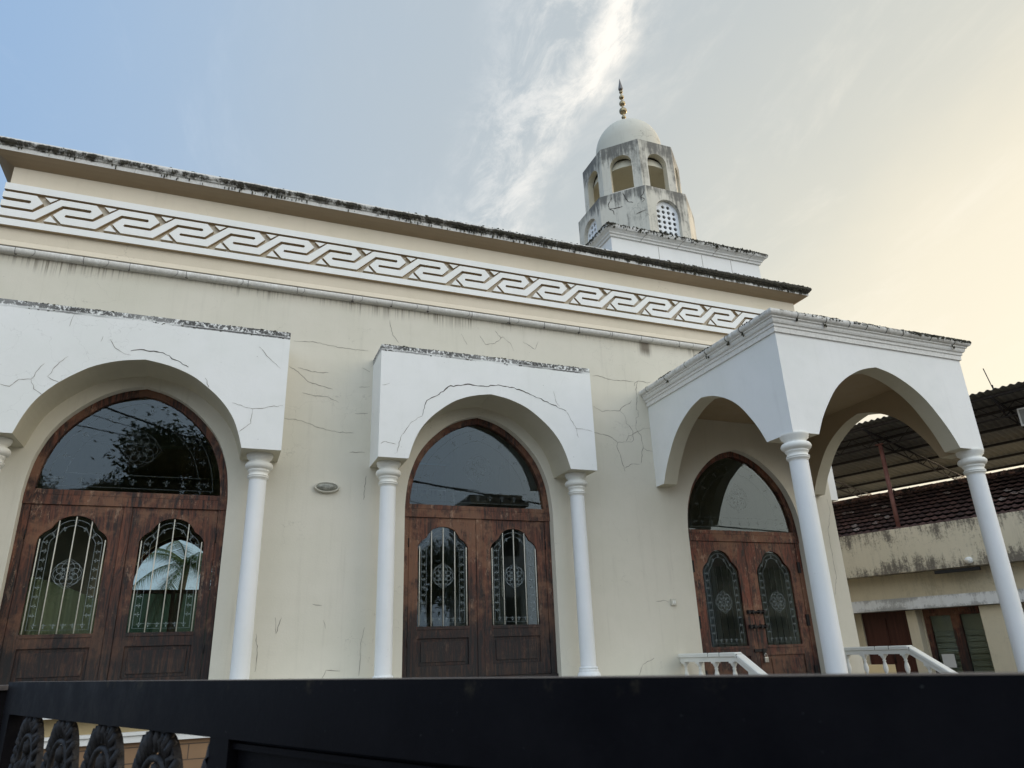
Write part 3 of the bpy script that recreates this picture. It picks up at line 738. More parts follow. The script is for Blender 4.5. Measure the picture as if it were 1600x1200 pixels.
def rosette(b, c, r, y, wd=.006):
    N = 96
    P = lambda f: [(c[0] + r * f(2 * math.pi * i / N) * math.cos(2 * math.pi * i / N), y, c[1] + r * f(2 * math.pi * i / N) * math.sin(2 * math.pi * i / N)) for i in range(N)]
    b.ribbon(P(lambda a: .80 + .12 * abs(math.cos(4 * a))), wd, (0, -1, 0), closed=True)
    b.ribbon([(c[0] + r * 1.12 * math.cos(R(45 * i)) * (1 if i % 2 == 0 else .86), y, c[1] + r * 1.12 * math.sin(R(45 * i)) * (1 if i % 2 == 0 else .86)) for i in range(8)], wd * .8, (0, -1, 0), closed=True)
    for k in range(8):
        a = R(45 * k + 22.5); q = (c[0] + r * .56 * math.cos(a), c[1] + r * .56 * math.sin(a))
        b.ribbon([(q[0] + r * .2 * math.cos(t), y, q[1] + r * .2 * math.sin(t)) for t in [R(30 * j) for j in range(12)]], wd, (0, -1, 0), closed=True)
        a = R(45 * k); q = (c[0] + r * .42 * math.cos(a), c[1] + r * .42 * math.sin(a)); fleur(b, q, r * .17, a - math.pi / 2, y)
    b.ribbon([(c[0] + r * .17 * math.cos(t), y, c[1] + r * .17 * math.sin(t)) for t in [R(30 * j) for j in range(12)]], wd, (0, -1, 0), closed=True)


def build_door(idx, c, hw, tz, bz, az):
    Y = .128; third = idx == 2; mw_ = m_wood3 if third else m_wood
    ft = .09; ZB = bz
    O, I = arch_frame(c, hw, tz, az - tz, T_DOOR, ft)
    I = [(p[0], max(p[1], tz + .065)) for p in I]
    # frame: jambs, sill, head and arched rim
    b = MB(); f = XZ(Y)
    rim = O + [(I[-1][0], tz)] + I[::-1] + [(I[0][0], tz)]
    b.prism([rim], f, -.012, .10)
    b.box(c - hw + ft, c + hw - ft, Y - .006, Y + .10, tz + .003, tz + .065)
    b.box(c - hw + .0, c + hw - .0, Y - .016, Y + .10, tz - .115, tz)
    b.box(c - hw, c - hw + ft, Y, Y + .10, ZB + .05, tz - .115); b.box(c + hw - ft, c + hw, Y, Y + .10, ZB + .05, tz - .115)
    b.box(c - hw, c + hw, Y - .03, Y + .12, ZB, ZB + .05)
    if not third: b.box(c - .047, c + .047, Y - .004, Y + .10, ZB + .05, tz - .115)
    d = b.obj('arched_door', [mw_], mosque, weld=False, bevel=.004)
    lt = tz - .118; lb = ZB + .055
    if third: sp = [(c - hw + ft + .004, c - .004), (c + .004, c + hw - ft - .004)]
    else: sp = [(c - hw + ft + .004, c - .05), (c + .05, c + hw - ft - .004)]
    gb = tz - 1.562 if not third else .018; gs = tz - .528 if not third else tz - .60; gt = tz - .236 if not third else tz - .255
    pc = (c - .528, c + .527) if not third else (c - .53, c + .535)
    phw = .36 if not third else .352
    for k, (xa, xb) in enumerate(sp):
        ph = [(pc[k] - .352, gb - .15), (pc[k] + .352, gb - .15), (pc[k] + .352, max(lb + .13, gb - .49)), (pc[k] - .352, max(lb + .13, gb - .49))]
        pl_ = pane_loop(pc[k], phw, gb, gs, gt)
        b = MB(); b.prism([[(xa, lb), (xb, lb), (xb, lt), (xa, lt)], pl_, ph], f, .004 + .004 * k, .055)
        # rail grooves, stile grooves
        for zz in (gb - .02,): b.box(pc[k] - .352, pc[k] + .352, Y - .004 + .004 * k, Y + .012, zz - .022, zz)
        x0_, x1_ = pc[k] - .352, pc[k] + .352; z1_, z0_ = ph[0][1], ph[2][1]
        b.box(x0_, x1_, Y + .026, Y + .05, z0_, z1_)
        b.prism([[(x0_ + .045, z0_ + .045), (x1_ - .045, z0_ + .045), (x1_ - .045, z1_ - .045), (x0_ + .045, z1_ - .045)]], f, .014, .03)
        lf = b.obj('door_leaf', [mw_], d, weld=False, bevel=.003)
        b = MB(); b.prism([pane_loop(pc[k], phw + .004, gb - .004, gs, gt + .004)], f, .030, .034); b.obj('glass_pane', m_glass, d)
        # etched border and rosette on the pane
        b = MB(); ye = Y + .0282
        for ins in (.055, .125):
            q = (phw - ins) / phw
            loop = pane_loop(pc[k], phw - ins, gb + ins * .8, gs - ins * .25, gt - ins * .9)
            b.ribbon([(u, ye, v) for u, v in loop], .0055, (0, -1, 0), closed=True)
        nz_ = 9
        for i in range(nz_):
            zz = gb + .2 + (gs - gb - .22) * i / (nz_ - 1)
            for s_ in (-1, 1): fleur(b, (pc[k] + s_ * (phw - .09), zz), .028, R(90 * s_), ye)
        for i in range(6): fleur(b, (pc[k] - .24 + .48 * i / 5, gb + .088), .028, 0, ye)
        for a_ in (-50, -25, 0, 25, 50): fleur(b, (pc[k] + .0042 * a_, gt - .085 - abs(a_) * .0028), .027, R(-a_ * .6), ye)
        rosette(b, (pc[k], gb + .66), .155, ye, .006)
        b.obj('etched_pattern', m_etch, d, weld=False)
        b = MB()
        if not third:
            for i in range(5):
                xx = pc[k] - .335 + .1675 * i; u = abs(xx - pc[k]) / phw
                zt_ = gs + (gt - gs) * (1.0 if u < .1 else .82 if u < .55 else .08)
                b.tube([(xx, Y + .022 + .036, gb - .01), (xx, Y + .022 + .036, zt_)][0:0] or [(xx, Y + .018, gb + .001), (xx, Y + .018, zt_ - .01)], .0068, 6)
        else:
            for i in range(6):
                xx = pc[k] - .29 + .116 * i
                b.tube([(xx, Y + .07, gb), (xx, Y + .07, gs + .1)], .006, 6)
        b.obj('window_bars', m_bar if not third else m_iron, d, weld=False)
    # fanlight glass
    b = MB(); b.prism([[(p[0], p[1]) for p in I]], f, .030, .034); b.obj('fanlight_glass', m_glass, d)
    b = MB(); ye = Y + .0282
    O2, I2 = arch_frame(c, hw, tz, az - tz, T_DOOR, ft + .09); O3, I3 = arch_frame(c, hw, tz, az - tz, T_DOOR, ft + .25)
    I2 = [(p[0], max(p[1], tz + .12)) for p in I2]; I3 = [(p[0], max(p[1], tz + .28)) for p in I3]
    b.ribbon([(u, ye, v) for u, v in I2], .006, (0, -1, 0), closed=True); b.ribbon([(u, ye, v) for u, v in I3], .005, (0, -1, 0), closed=True)
    for i in range(3, len(I2) - 3, 4):
        a_ = I2[i]; t_ = Vector((c - a_[0], tz + .5 - a_[1])).normalized(); fleur(b, (a_[0] + t_.x * .08, a_[1] + t_.y * .08), .042, math.atan2(t_.y, t_.x) + math.pi / 2, ye)
    for i in range(9): fleur(b, (c - .75 + 1.5 * i / 8, tz + .2), .042, 0, ye)
    rosette(b, (c + .02, tz + .62), .22, ye, .005)
    b.obj('etched_pattern', m_etchf, d, weld=False)
    # hinges
    for s_ in (-1, 1):
        for zz in ((lt - .35, lb + .45) if not third else (1.22, .38, -.4)):
            b = MB()
            if third: b.box(c + s_ * (hw - ft) - .028, c + s_ * (hw - ft) + .028, Y - .014, Y + .004, zz - .09, zz + .09)
            else: b.tube([(c + s_ * (hw - ft), Y - .008, zz - .06), (c + s_ * (hw - ft), Y - .008, zz + .06)], .007, 6)
            b.obj('hinge', m_iron, d, weld=False)
    if third:
        for zz in (.52, .30):
            b = MB(); b.tube([(c - .14, Y - .03, zz), (c + .20, Y - .03, zz)], .013, 8)
            for xx in (-.12, -.04, .09, .18): b.box(c + xx - .018, c + xx + .018, Y - .05, Y + .004, zz - .028, zz + .028)
            b.tube([(c - .02, Y - .03, zz), (c - .02, Y - .075, zz - .03)], .008, 6); b.obj('slide_bolt', m_iron, d, weld=False)
        b = MB(); b.box(c - .10, c + .13, Y - .016, Y + .003, -.075, -.035); b.box(c + .05, c + .10, Y - .028, Y - .016, -.12, -.03); b.obj('hasp', m_iron, d, weld=False)
    return d


for i, dd in enumerate(DOORS): build_door(i, *dd)
# padlock
pk = thing('padlock', 'small steel padlock hanging from the hasp of the porch door', 'padlock', (8.07, .10, -.2))
b = MB(); b.box(8.03, 8.105, .083, .105, -.235, -.155); b.obj('lock_body', m_lock, pk, bevel=.006)
b = MB(); b.tube([(8.045 + .0225 - .0225 * math.cos(t), .094, -.155 + .055 * math.sin(t) + (.0 if 0 < t < 3.14 else -.0)) for t in [math.pi * i / 10 for i in range(11)]], .005, 8); b.obj('shackle', m_lock, pk, weld=False)

# rear doors: leaves and glazing of the far wall, seen through the front panes
for (c, hw, tz, bz, az) in DOORS:
    Yr = DEP - .15; f = XZ(Yr)
    O, I = arch_frame(c, hw, tz, az - tz, T_DOOR, .08); b = MB(); b.prism([O + I[::-1]], f, 0, .08); b.box(c - hw, c + hw, Yr, Yr + .08, tz - .1, tz)
    b.box(c - .05, c + .05, Yr, Yr + .08, bz, tz - .1)
    d = b.obj('rear_door', m_wood, mosque, weld=False)
    b = MB(); b.prism([I], f, .03, .034); b.obj('glass_pane', m_glassb, d)
    b = MB(); b.box(c - hw, c - .05, Yr + .02, Yr + .05, bz, tz - .1); b.box(c + .05, c + hw, Yr + .02, Yr + .05, bz, tz - .1); b.obj('green_pane', m_greenglass, d)
# draped sheet added behind the left door, standing in for a reflection
b = MB(); n_ = 60
P = []
for i in range(n_ + 1):
    t = i / n_; x = -2.35 + 1.2 * t; top = 1.12 - .42 * t ** 1.5; P.append((x, .62 + .03 * math.sin(t * 60), top))
vs = [p for q in P for p in (q, (q[0], q[1], -.38))]; b.add(vs, [(2 * i, 2 * i + 1, 2 * i + 3, 2 * i + 2) for i in range(n_)], 0, True)
o = b.obj('olive_reflection_sheet', m_green, mosque, weld=False); sm_ = o.modifiers.new('thick', 'SOLIDIFY'); sm_.thickness = .006

b = MB(); b.box(6.05, 7.25, 5.6, 6.3, -.40, 5.0); b.box(4.7, 5.78, 5.6, 6.3, -.40, 5.0); b.obj('inside_pillar', m_inner, mosque)
b = MB(); b.box(-1.7, -1.45, 3.0, 3.25, -.40, 5.0) if False else b.box(WL + .3, WR - .3, 5.9, 6.1, 4.2, 5.0); b.obj('inside_beam', m_inner, mosque)
# ---------------------------------------------------------------- porch
PL, PR, PF, PB, PT, TH = 6.331, 9.674, -3.090, 2.437, 3.808, .24
IL, IR = 6.740, 9.213
b = MB(); A = arch((IL + IR) / 2, (IR - IL) / 2, PB, 1.04, T_POR); n = len(A)
loop = [(PL, PB)] + A + [(PR, PB), (PR, PT), (PL, PT)]
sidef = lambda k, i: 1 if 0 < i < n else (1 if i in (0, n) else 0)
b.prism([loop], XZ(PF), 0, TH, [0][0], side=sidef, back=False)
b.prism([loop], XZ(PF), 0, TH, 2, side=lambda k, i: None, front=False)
for s_, xo, xi in ((-1, PL, PL + TH), (1, PR, PR - TH)):
    A2 = arch(-1.42, 1.20, PB, 1.02, T_POR) if s_ < 0 else arch(-1.36, 1.235, PB, 1.065, T_POR); n2 = len(A2)
    lp = [(PF + TH, PB)] + A2 + [(-.001, PB), (-.001, PT), (PF + TH, PT)]
    fm = lambda u, v, d, xo=xo, xi=xi: (xo + (xi - xo) * d, u, v)
    b.prism([lp], fm, 0, 1, 0, side=lambda k, i: 1 if i <= n2 else (None), back=False)
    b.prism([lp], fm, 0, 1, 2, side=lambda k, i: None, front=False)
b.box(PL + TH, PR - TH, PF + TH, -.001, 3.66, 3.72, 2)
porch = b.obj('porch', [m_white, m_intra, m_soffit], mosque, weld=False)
b = MB(); path = [(PL, -.002), (PL, PF), (PR, PF), (PR, -.002)]
prof = [(-.05, PT - .03), (.022, PT - .03), (.026, PT + .035), (.040, PT + .040), (.044, PT + .075), (.062, PT + .083), (.074, PT + .105), (.080, PT + .135), (.098, PT + .140), (.100, PT + .160)]
arc = [(.10 + .045 * math.cos(a), PT + .205 + .045 * math.sin(a)) for a in [R(-90 + 20 * i) for i in range(10)]]
b.sweep(path, prof + arc + [(.02, PT + .255), (-.3, PT + .255)], mi=0)
b.box(PL + .05, PR - .05, PF + .05, -.002, PT + .02, PT + .24)
rnd = random.Random(8)
for (a_, c_, ax) in ((-2.9, -.1, 'L'), (PL, PR, 'F')):
    x = a_ + .3
    while x < c_:
        ang = [R(-100 + 22 * i) for i in range(10)]
        L = [((PL - .10 - .047 * math.cos(q), x, PT + .205 + .047 * math.sin(q)) if ax == 'L' else (x, PF - .10 - .047 * math.cos(q), PT + .205 + .047 * math.sin(q))) for q in ang]
        b.tube(L, .0045, 4, mi=1, smooth=False)
        if rnd.random() < .6:
            for k in range(5):
                pz = PT + .15 - rnd.random() * .05
                b.blob((PL - .10, x + rnd.uniform(-.03, .03), pz) if ax == 'L' else (x + rnd.uniform(-.03, .03), PF - .10, pz), rnd.uniform(.006, .014), mi=1, sc=(1, 1, 1.6))
        x += rnd.uniform(.3, .6)
b.obj('porch_cornice', [m_pcorn, m_moss], mosque, weld=False)
b = MB(); rnd = random.Random(12)
for i in range(1500):
    if rnd.random() < .7:
        x = PL - .1 + (PR - PL + .25) * rnd.random() ** .6; k = mnoise.noise(Vector((x * 1.5, 7, 0))) + (x - 8) * .2
        if k < rnd.uniform(-.35, .5): continue
        q = R(rnd.uniform(-10, 100)); p = (x, PF - .10 - .046 * math.cos(q), PT + .205 + .046 * math.sin(q))
    else:
        y = rnd.uniform(PF - .1, -.1)
        if mnoise.noise(Vector((y * 2, 3, 0))) < rnd.uniform(0, .5): continue
        q = R(rnd.uniform(20, 100)); p = (PL - .10 - .046 * math.cos(q), y, PT + .205 + .046 * math.sin(q))
    b.blob(p, rnd.uniform(.005, .013), sc=(1.4, 1, .8), jit=.4)
tag(b.obj('mould_growth', m_moss, mosque, weld=False), 'black mould growing on the painted edge', kind='stuff')
for cx in (PL + .125, PR - .125): column(cx, PF + .125, PB, GZ, r=.115)
# porch floor and steps
b = MB(); b.box(PL + .02, PR - .02, -1.35, -.002, GZ, -.75)
for i in range(4): b.box(PL + .02, PR - .02, -1.35 - .28 * (i + 1), -1.35 - .28 * i, GZ, -.75 - .15 * (i + 1))
b.obj('porch_steps', m_paving, mosque, weld=False)
# balustrades: level rail from the wall, then down beside the steps
BP = [(.030, 0), (.034, .02), (.022, .035), (.020, .06), (.036, .12), (.040, .17), (.030, .22), (.018, .26), (.016, .30), (.026, .315), (.016, .33), (.018, .37), (.034, .42), (.037, .46), (.028, .51), (.018, .55), (.028, .565), (.018, .58), (.030, .60), (.044, .63), (.048, .66)]
for xr_ in (6.452, 9.53):
    b = MB(); zt = -.058; yb = -1.30; ye_ = -2.75; sl_ = .575; hw_ = .062
    def rail(prof_u):
        out = []
        for (y, z) in ((-.002, zt), (yb, zt), (ye_, zt - sl_ * (yb - ye_))): out.append([(xr_ + u, y, z + v) for u, v in prof_u])
        return out
    pr_ = [(-hw_, -.05), (-hw_, -.012), (-hw_ + .012, 0), (hw_ - .012, 0), (hw_, -.012), (hw_, -.05), (hw_ - .018, -.065), (hw_ - .018, -.115), (-hw_ + .018, -.115), (-hw_ + .018, -.065)]
    rr_ = rail(pr_); k = len(pr_); vs = [p for q in rr_ for p in q]; fs = [(i * k + a, i * k + (a + 1) % k, (i + 1) * k + (a + 1) % k, (i + 1) * k + a) for i in range(2) for a in range(k)] + [tuple(range(k)), tuple(2 * k + a for a in range(k))[::-1]]
    b.add(vs, fs)
    for yy in (-.72, -.98, -1.34): 
        zz = zt if yy > yb else zt - sl_ * (yb - yy); b.box(xr_ - hw_ - .0015, xr_ + hw_ + .0015, yy - .004, yy + .003, zz - .05, zz + .0015, 1)
    bal = b.obj('balustrade', [m_cap, m_crackb], mosque, weld=True)
    for j, yy in enumerate((-.08, -.43, -.80, -1.19, -1.56, -1.92, -2.28, -2.62)):
        zz = (zt if yy > yb else zt - sl_ * (yb - yy)) - .115; zb_ = zz - .62
        b = MB(); b.lathe([(r_ * 1.0, z_ * .62 / .66) for r_, z_ in BP], (0, 0, 0), 16); b.box(-.045, .045, -.045, .045, .60, .66); b.obj('baluster', m_cap, bal, loc=(xr_, yy, zb_), weld=False)
# low rail continuing along the right-hand side wall
# ---------------------------------------------------------------- roof box and minaret
BX0, BX1, BY0, BY1 = 6.219, 9.668, .45, 3.9
b = MB(); b.box(BX0, BX1, BY0, BY1, 6.36, 7.33, 0)
for xx in (7.25, 8.25, 8.95): b.box(xx, xx + .008, BY0 - .002, BY0 + .01, 6.5, 7.3, 1)
b.obj('roof_box', [M('roof_box_paint', plaster((.77, .77, .75), grime=.12), bump=.1), m_crack], mosque, weld=False)
b = MB(); b.sweep([(BX0, BY1), (BX0, BY0), (BX1, BY0), (BX1, BY1)], [(-.05, 7.325), (.03, 7.325), (.034, 7.36), (.06, 7.375), (.066, 7.40), (.10, 7.43), (.135, 7.45), (.15, 7.48), (.15, 7.515), (.125, 7.545), (0, 7.56), (-.3, 7.56)], closed=True, cap=False)
b.box(BX0, BX1, BY0, BY1, 7.33, 7.55); b.obj('roof_box_cornice', m_bcorn, mosque, weld=False)
b = MB(); rnd = random.Random(21)
for i in range(1500):
    if rnd.random() < .7: x = rnd.uniform(BX0 - .15, BX1 + .15); y = BY0 - .15 + rnd.uniform(-.006, .02); s0 = x
    else: y = rnd.uniform(BY0 - .15, 2.2); x = BX0 - .15 + rnd.uniform(-.006, .02); s0 = -y * 1.3
    if mnoise.noise(Vector((s0 * 1.9, 1, 9))) < rnd.uniform(-.45, .35): continue
    z_ = 7.53 - abs(rnd.gauss(0, .035)); b.blob((x, y, z_), rnd.uniform(.006, .014), sc=(1.3, 1.1, .9 if rnd.random() < .7 else 2.4), jit=.4)
tag(b.obj('mould_growth', m_moss, mosque, weld=False), 'black mould growing on the painted edge', kind='stuff')

MX, MY = 7.985, 2.17; R1, Z1, R2, Z2 = 1.31, 9.144, 1.122, 10.495
AP1, AP2 = R1 * math.cos(math.pi / 8), R2 * math.cos(math.pi / 8)


def face_fn(k, ap):
    a = R(-90 + 45 * k); nx, ny = math.cos(a), math.sin(a); tx, ty = -ny, nx
    return lambda u, v, d: (MX + nx * (ap - d) + tx * u, MY + ny * (ap - d) + ty * u, v)


def round_arch(c, hw, zb, zs): return [(c + hw, zb), (c + hw, zs)] + [(c + hw * math.cos(R(15 * i)), zs + hw * math.sin(R(15 * i))) for i in range(1, 12)] + [(c - hw, zs), (c - hw, zb)]


b = MB()
for k in range(8):
    hwf = R1 * math.sin(math.pi / 8); f = face_fn(k, AP1)
    L = [[(-hwf, 7.5), (hwf, 7.5), (hwf, Z1), (-hwf, Z1)]]
    if k % 2 == 0: L.append(round_arch(0, .29, 7.8, 8.595))
    b.prism(L, f, 0, .14, 0, side=lambda kk, i: 0 if kk == 1 else None, back=False); b.prism(L, f, 0, .14, 2, side=lambda kk, i: None, front=False)
    hwf = R2 * math.sin(math.pi / 8); f = face_fn(k, AP2)
    L = [[(-hwf, Z1), (hwf, Z1), (hwf, Z2), (-hwf, Z2)], round_arch(0, .24, 9.29, 9.955)]
    b.prism(L, f, 0, .14, 0, side=lambda kk, i: 2 if kk == 1 else None, back=False); b.prism(L, f, 0, .14, 2, side=lambda kk, i: None, front=False)
    if k == 7:
        f = face_fn(k, AP1)
        for q, L in CRACKS:
            if q == 't': b.ribbon([f(u, v, -.003) for u, v in L], .018, (-.7071, -.7071, 0), 0, mi=1, jit=.008, taper=True)
oc = lambda r, z: [(MX + r * math.cos(R(22.5 + 45 * i)), MY + r * math.sin(R(22.5 + 45 * i)), z) for i in range(8)]
b.add(oc(R1 - .001, Z1 + .001) + oc(R2 - .16, Z1 + .001), [(i, (i + 1) % 8, 8 + (i + 1) % 8, 8 + i) for i in range(8)])
b.add(oc(R2 - .01, 9.2), [tuple(range(8))], 2); b.add(oc(R2 - .001, Z2 + .001), [tuple(range(8))]); b.lathe([(.93, 9.95), (.88, 10.15), (.70, 10.35), (.4, 10.44), (.01, 10.46)], (MX, MY, 0), 32, mi=2)
mina = b.obj('minaret', [m_tower, m_crackb, m_intra], mosque, weld=False)
b = MB(); r_ = .765; zc_ = 10.99
b.lathe([(r_, Z2 - .05), (r_, zc_ - .2), (r_, zc_)] + [(r_ * math.cos(R(a)), zc_ + r_ * 1.05 * math.sin(R(a))) for a in range(4, 90, 4)] + [(.002, zc_ + r_ * 1.05)], (MX, MY, 0), 64)
b.obj('dome', m_dome, mina, weld=False)
b = MB(); zt_ = zc_ + r_ * 1.05 - .02
prof = [(.06, zt_), (.03, zt_ + .06), (.018, zt_ + .1)]
for zc2, r2 in ((12.05, .055), (12.24, .095), (12.47, .076), (12.66, .062), (12.82, .045)):
    prof += [(.018, zc2 - r2 * 1.0)] + [(max(.018, r2 * math.cos(R(a))), zc2 + r2 * .95 * math.sin(R(a))) for a in range(-75, 76, 15)] + [(.018, zc2 + r2 * 1.0)]
b.lathe([(r_, z_) for r_, z_ in prof], (MX - .02, MY, 0), 24, mi=0)
b.lathe([(.018, 12.87), (.05, 12.89), (.058, 12.92), (.045, 13.0), (.022, 13.13), (.002, 13.24)], (MX - .02, MY, 0), 20, mi=1)
b.obj('finial', [m_brass, m_lead], mina, weld=False)
for k in (0, 6, 2, 4):
    f = face_fn(k, AP1 - .085); hs = []
    for ci in range(4):
        for ri in range(8):
            u = -.1875 + .125 * ci; v = 7.87 + ri * .125
            if abs(u) > .235: continue
            lim = 8.595 + math.sqrt(max(0, .235 ** 2 - u ** 2)) if v > 8.595 else 9
            if v + .03 > lim and v > 8.595: continue
            if v > 8.86: continue
            hs.append([(u + .043 * math.cos(R(36 * i)), v + .043 * math.sin(R(36 * i))) for i in range(10)])
    b = MB(); b.prism([round_arch(0, .289, 7.801, 8.594)] + hs, f, 0, .035); b.obj('pierced_grille', m_grille, mina, weld=False)

# ---------------------------------------------------------------- wall lamp and switch
lp = thing('wall_lamp', 'oval bulkhead lamp with dusty glass on the cream wall between the two canopies', 'wall lamp', (1.196, 0, 2.171))
b = MB(); N = 40
def oval(a, c, y): return [(1.196 + a * math.cos(2 * math.pi * i / N), y, 2.171 + c * math.sin(2 * math.pi * i / N)) for i in range(N)]
def rings(b, R_, mi=0, smooth=True, cap=True):
    vs = [p for q in R_ for p in q]; b.add(vs, [(i * N + k, i * N + (k + 1) % N, (i + 1) * N + (k + 1) % N, (i + 1) * N + k) for i in range(len(R_) - 1) for k in range(N)], mi, smooth)
    if cap: b.add(R_[-1], [tuple(range(N))], mi, smooth)
rings(b, [oval(.160, .072, 0), oval(.166, .078, -.03), oval(.160, .072, -.05), oval(.142, .056, -.055), oval(.138, .052, -.04)], cap=False); b.obj('lamp_rim', m_lampr, lp, weld=False)
b = MB(); rings(b, [oval(.139, .053, -.04), oval(.125, .046, -.062), oval(.095, .034, -.076), oval(.05, .018, -.083)]); b.obj('lamp_glass', m_lampg, lp, weld=False)
sw = thing('switch_box', 'small cream switch box on the wall left of the porch door', 'switch box', (6.42, 0, .67))
b = MB(); b.box(6.355, 6.445, -.03, -.001, .625, .72); b.obj('box_body', m_lampr, sw, bevel=.004)
b = MB(); b.box(6.378, 6.402, -.037, -.0302, .65, .695); b.box(6.41, 6.43, -.036, -.0302, .65, .695); b.obj('switch', m_cap, sw, weld=False)

# ================================================================ neighbouring house (own frame: s along the front, n away from the yard)
HD = Vector((-.32143, .94693, 0)); HN = Vector((.94693, .32143, 0)); HP = Vector((15, 4.87, 0))
def H(s, n, z): q = HP + HD * s + HN * n; return (q.x, q.y, z)
def hbox(b, s0, s1, n0, n1, z0, z1, mi=0):
    v = [H(s, n, z) for s in (s0, s1) for n in (n0, n1) for z in (z0, z1)]
    b.add(v, [(0, 1, 3, 2), (4, 6, 7, 5), (0, 4, 5, 1), (2, 3, 7, 6), (0, 2, 6, 4), (1, 5, 7, 3)], mi)


house = thing('house', 'ochre neighbouring house with stained parapet and dark clay tile roof, right of the mosque porch', 'house', H(-2, 3, GZ))
S0, S1 = -9.5, 4.0
b = MB(); hbox(b, S0, S1, 0, .14, 1.56, 2.61); hbox(b, S0, S1, .14, .75, 1.56, 1.66); b.obj('parapet', m_stain, house, weld=False)
b = MB(); hbox(b, S0 + .2, S1 - .2, .45, .7, .98, 1.56); hbox(b, S0 + .2, S1 - .2, .7, 7.4, .98, 2.5)
for a, c_ in ((-9.3, -6.6), (-5.2, -4.5), (-3.17, -2.72), (-1.33, -1.04), (.18, 3.8)): hbox(b, a, c_, .7, 1.0, GZ, .98)
hbox(b, -3.22, -2.72, .32, .7, GZ, .70); hbox(b, -1.30, -1.07, .40, .7, GZ, .70)
hbox(b, S0 + .2, S1 - .2, 1.02, 7.4, GZ, .98)
b.obj('wall', m_house, house, weld=False)
b = MB(); hbox(b, S0, S1, .18, .9, .715, .985); b.obj('lintel', m_lintel, house, weld=False)
b = MB(); hbox(b, -3.03, -2.07, .02, .12, 1.455, 1.53); b.obj('wall_slot', m_black, house, weld=False)
b = MB(); b.tube([H(-2.88, .1, 1.70), H(-2.88, -.10, 1.67)], .075, 12); b.obj('drain_spout', m_cap, house, weld=False)
b = MB(); b.tube([H(.12, -.05, 2.0), H(.12, -.05, 3.7)], .04, 8); b.obj('downpipe', m_steel, house, weld=False)
b = MB(); hbox(b, -1.04, .18, .76, .85, GZ, .72)
for s_ in (-.98, -.40): hbox(b, s_, s_ + .5, .735, .765, -1.2, -.3); hbox(b, s_, s_ + .5, .735, .765, -.1, .55)
dr = b.obj('door', m_darkdoor, house, weld=False)
b = MB(); b.tube([H(-.46, .72, -.5), H(-.46, .72, -.3)], .012, 6); b.obj('door_handle', m_iron, dr, weld=False)
b = MB()
for a, c_ in ((-2.72, -2.60), (-2.13, -1.93), (-1.45, -1.33)): hbox(b, a, c_, .74, .84, GZ, .715)
hbox(b, -2.6, -2.13, .74, .84, .55, .715); hbox(b, -1.93, -1.45, .74, .84, .55, .715); hbox(b, -2.6, -2.13, .74, .84, GZ, -1.0); hbox(b, -1.93, -1.45, .74, .84, GZ, -1.0)
wn = b.obj('window', m_wood3, house, weld=False)
for a, c_ in ((-2.6, -2.13), (-1.93, -1.45)):
    b = MB(); hbox(b, a, c_, .80, .81, -1.0, .55); b.obj('pane', m_glass, wn, weld=False)
    b = MB()
    for i in range(9): hbox(b, a, c_, .86, .90, -1.0 + .135 * i, -.885 + .135 * i)
    b.obj('louvre', m_slat, wn, weld=False)
b = MB(); hbox(b, -1.80, -1.52, .79, .795, -.62, -.32); b.obj('paper_notice', m_paper, wn, weld=False)
# tile roof with real courses
b = MB(); TW, TL = .20, .30; n0, z0_, n1_, z1_ = .45, 2.50, 4.0, 4.16; rows = 11
vs = []; fs = []; uv = []
ns = int((S1 - S0 + .4) / TW); sub = 6
for r_ in range(rows):
    for e in (0, 1):
        t = (r_ + e) / rows
        for i in range(ns * sub + 1):
            ph = (i / sub) % 1.0; wv = .013 * math.cos(2 * math.pi * ph) + .012 * math.cos(4 * math.pi * ph)
            lift = .062 * (1 - e)
            jt = .008 * mnoise.noise(Vector((int(i / sub) * 1.7, r_ * 2.3, 0)))
            vs.append(H(S0 - .2 + i * TW / sub, n0 + (n1_ - n0) * t - (.02 if e == 0 else 0), z0_ + (z1_ - z0_) * t + wv + lift + jt))
W_ = ns * sub + 1
for r_ in range(rows):
    for i in range(ns * sub):
        a = (2 * r_) * W_ + i; q = (2 * r_ + 1) * W_ + i
        fs.append((a, a + 1, q + 1, q)); uv.append([(i / sub, r_ + .1), ((i + .98) / sub, r_ + .1), ((i + .98) / sub, r_ + .9), (i / sub, r_ + .9)])
b.add(vs, fs); me = b.mesh('tile_roof'); ul = me.uv_layers.new(name='UVMap'); k = 0
for F in uv:
    for c_ in F: ul.data[k].uv = c_; k += 1
tr_ = link('tile_roof', me, m_tile, house); sm_ = tr_.modifiers.new('thick', 'SOLIDIFY'); sm_.thickness = .012
b = MB(); b.add([H(S0 - .15, n0 + .05, z0_ - .06), H(S1 + .15, n0 + .05, z0_ - .06), H(S1 + .15, n1_, z1_ - .06), H(S0 - .15, n1_, z1_ - .06)], [(0, 1, 2, 3)]); b.obj('gap_shade_sheet', m_steel, tr_, weld=False)  # dark sheet added below the tiles to paint the shadow gaps between courses
b = MB(); s_ = S0; rnd = random.Random(4)
while s_ < S1: b.tube([H(s_, n1_ + .05, z1_ + .035 + rnd.uniform(-.008, .008)), H(s_ + .42, n1_ + .05, z1_ + .04)], [.105, .09], 10); s_ += .38
for i in range(500): b.blob(H(rnd.uniform(S0, S1), n1_ - .08 + rnd.uniform(-.08, .1), z1_ + .06 + rnd.uniform(-.08, .05)), rnd.uniform(.01, .03), mi=0, jit=.45)
b.obj('roof_ridge', m_ridge, house, weld=False)
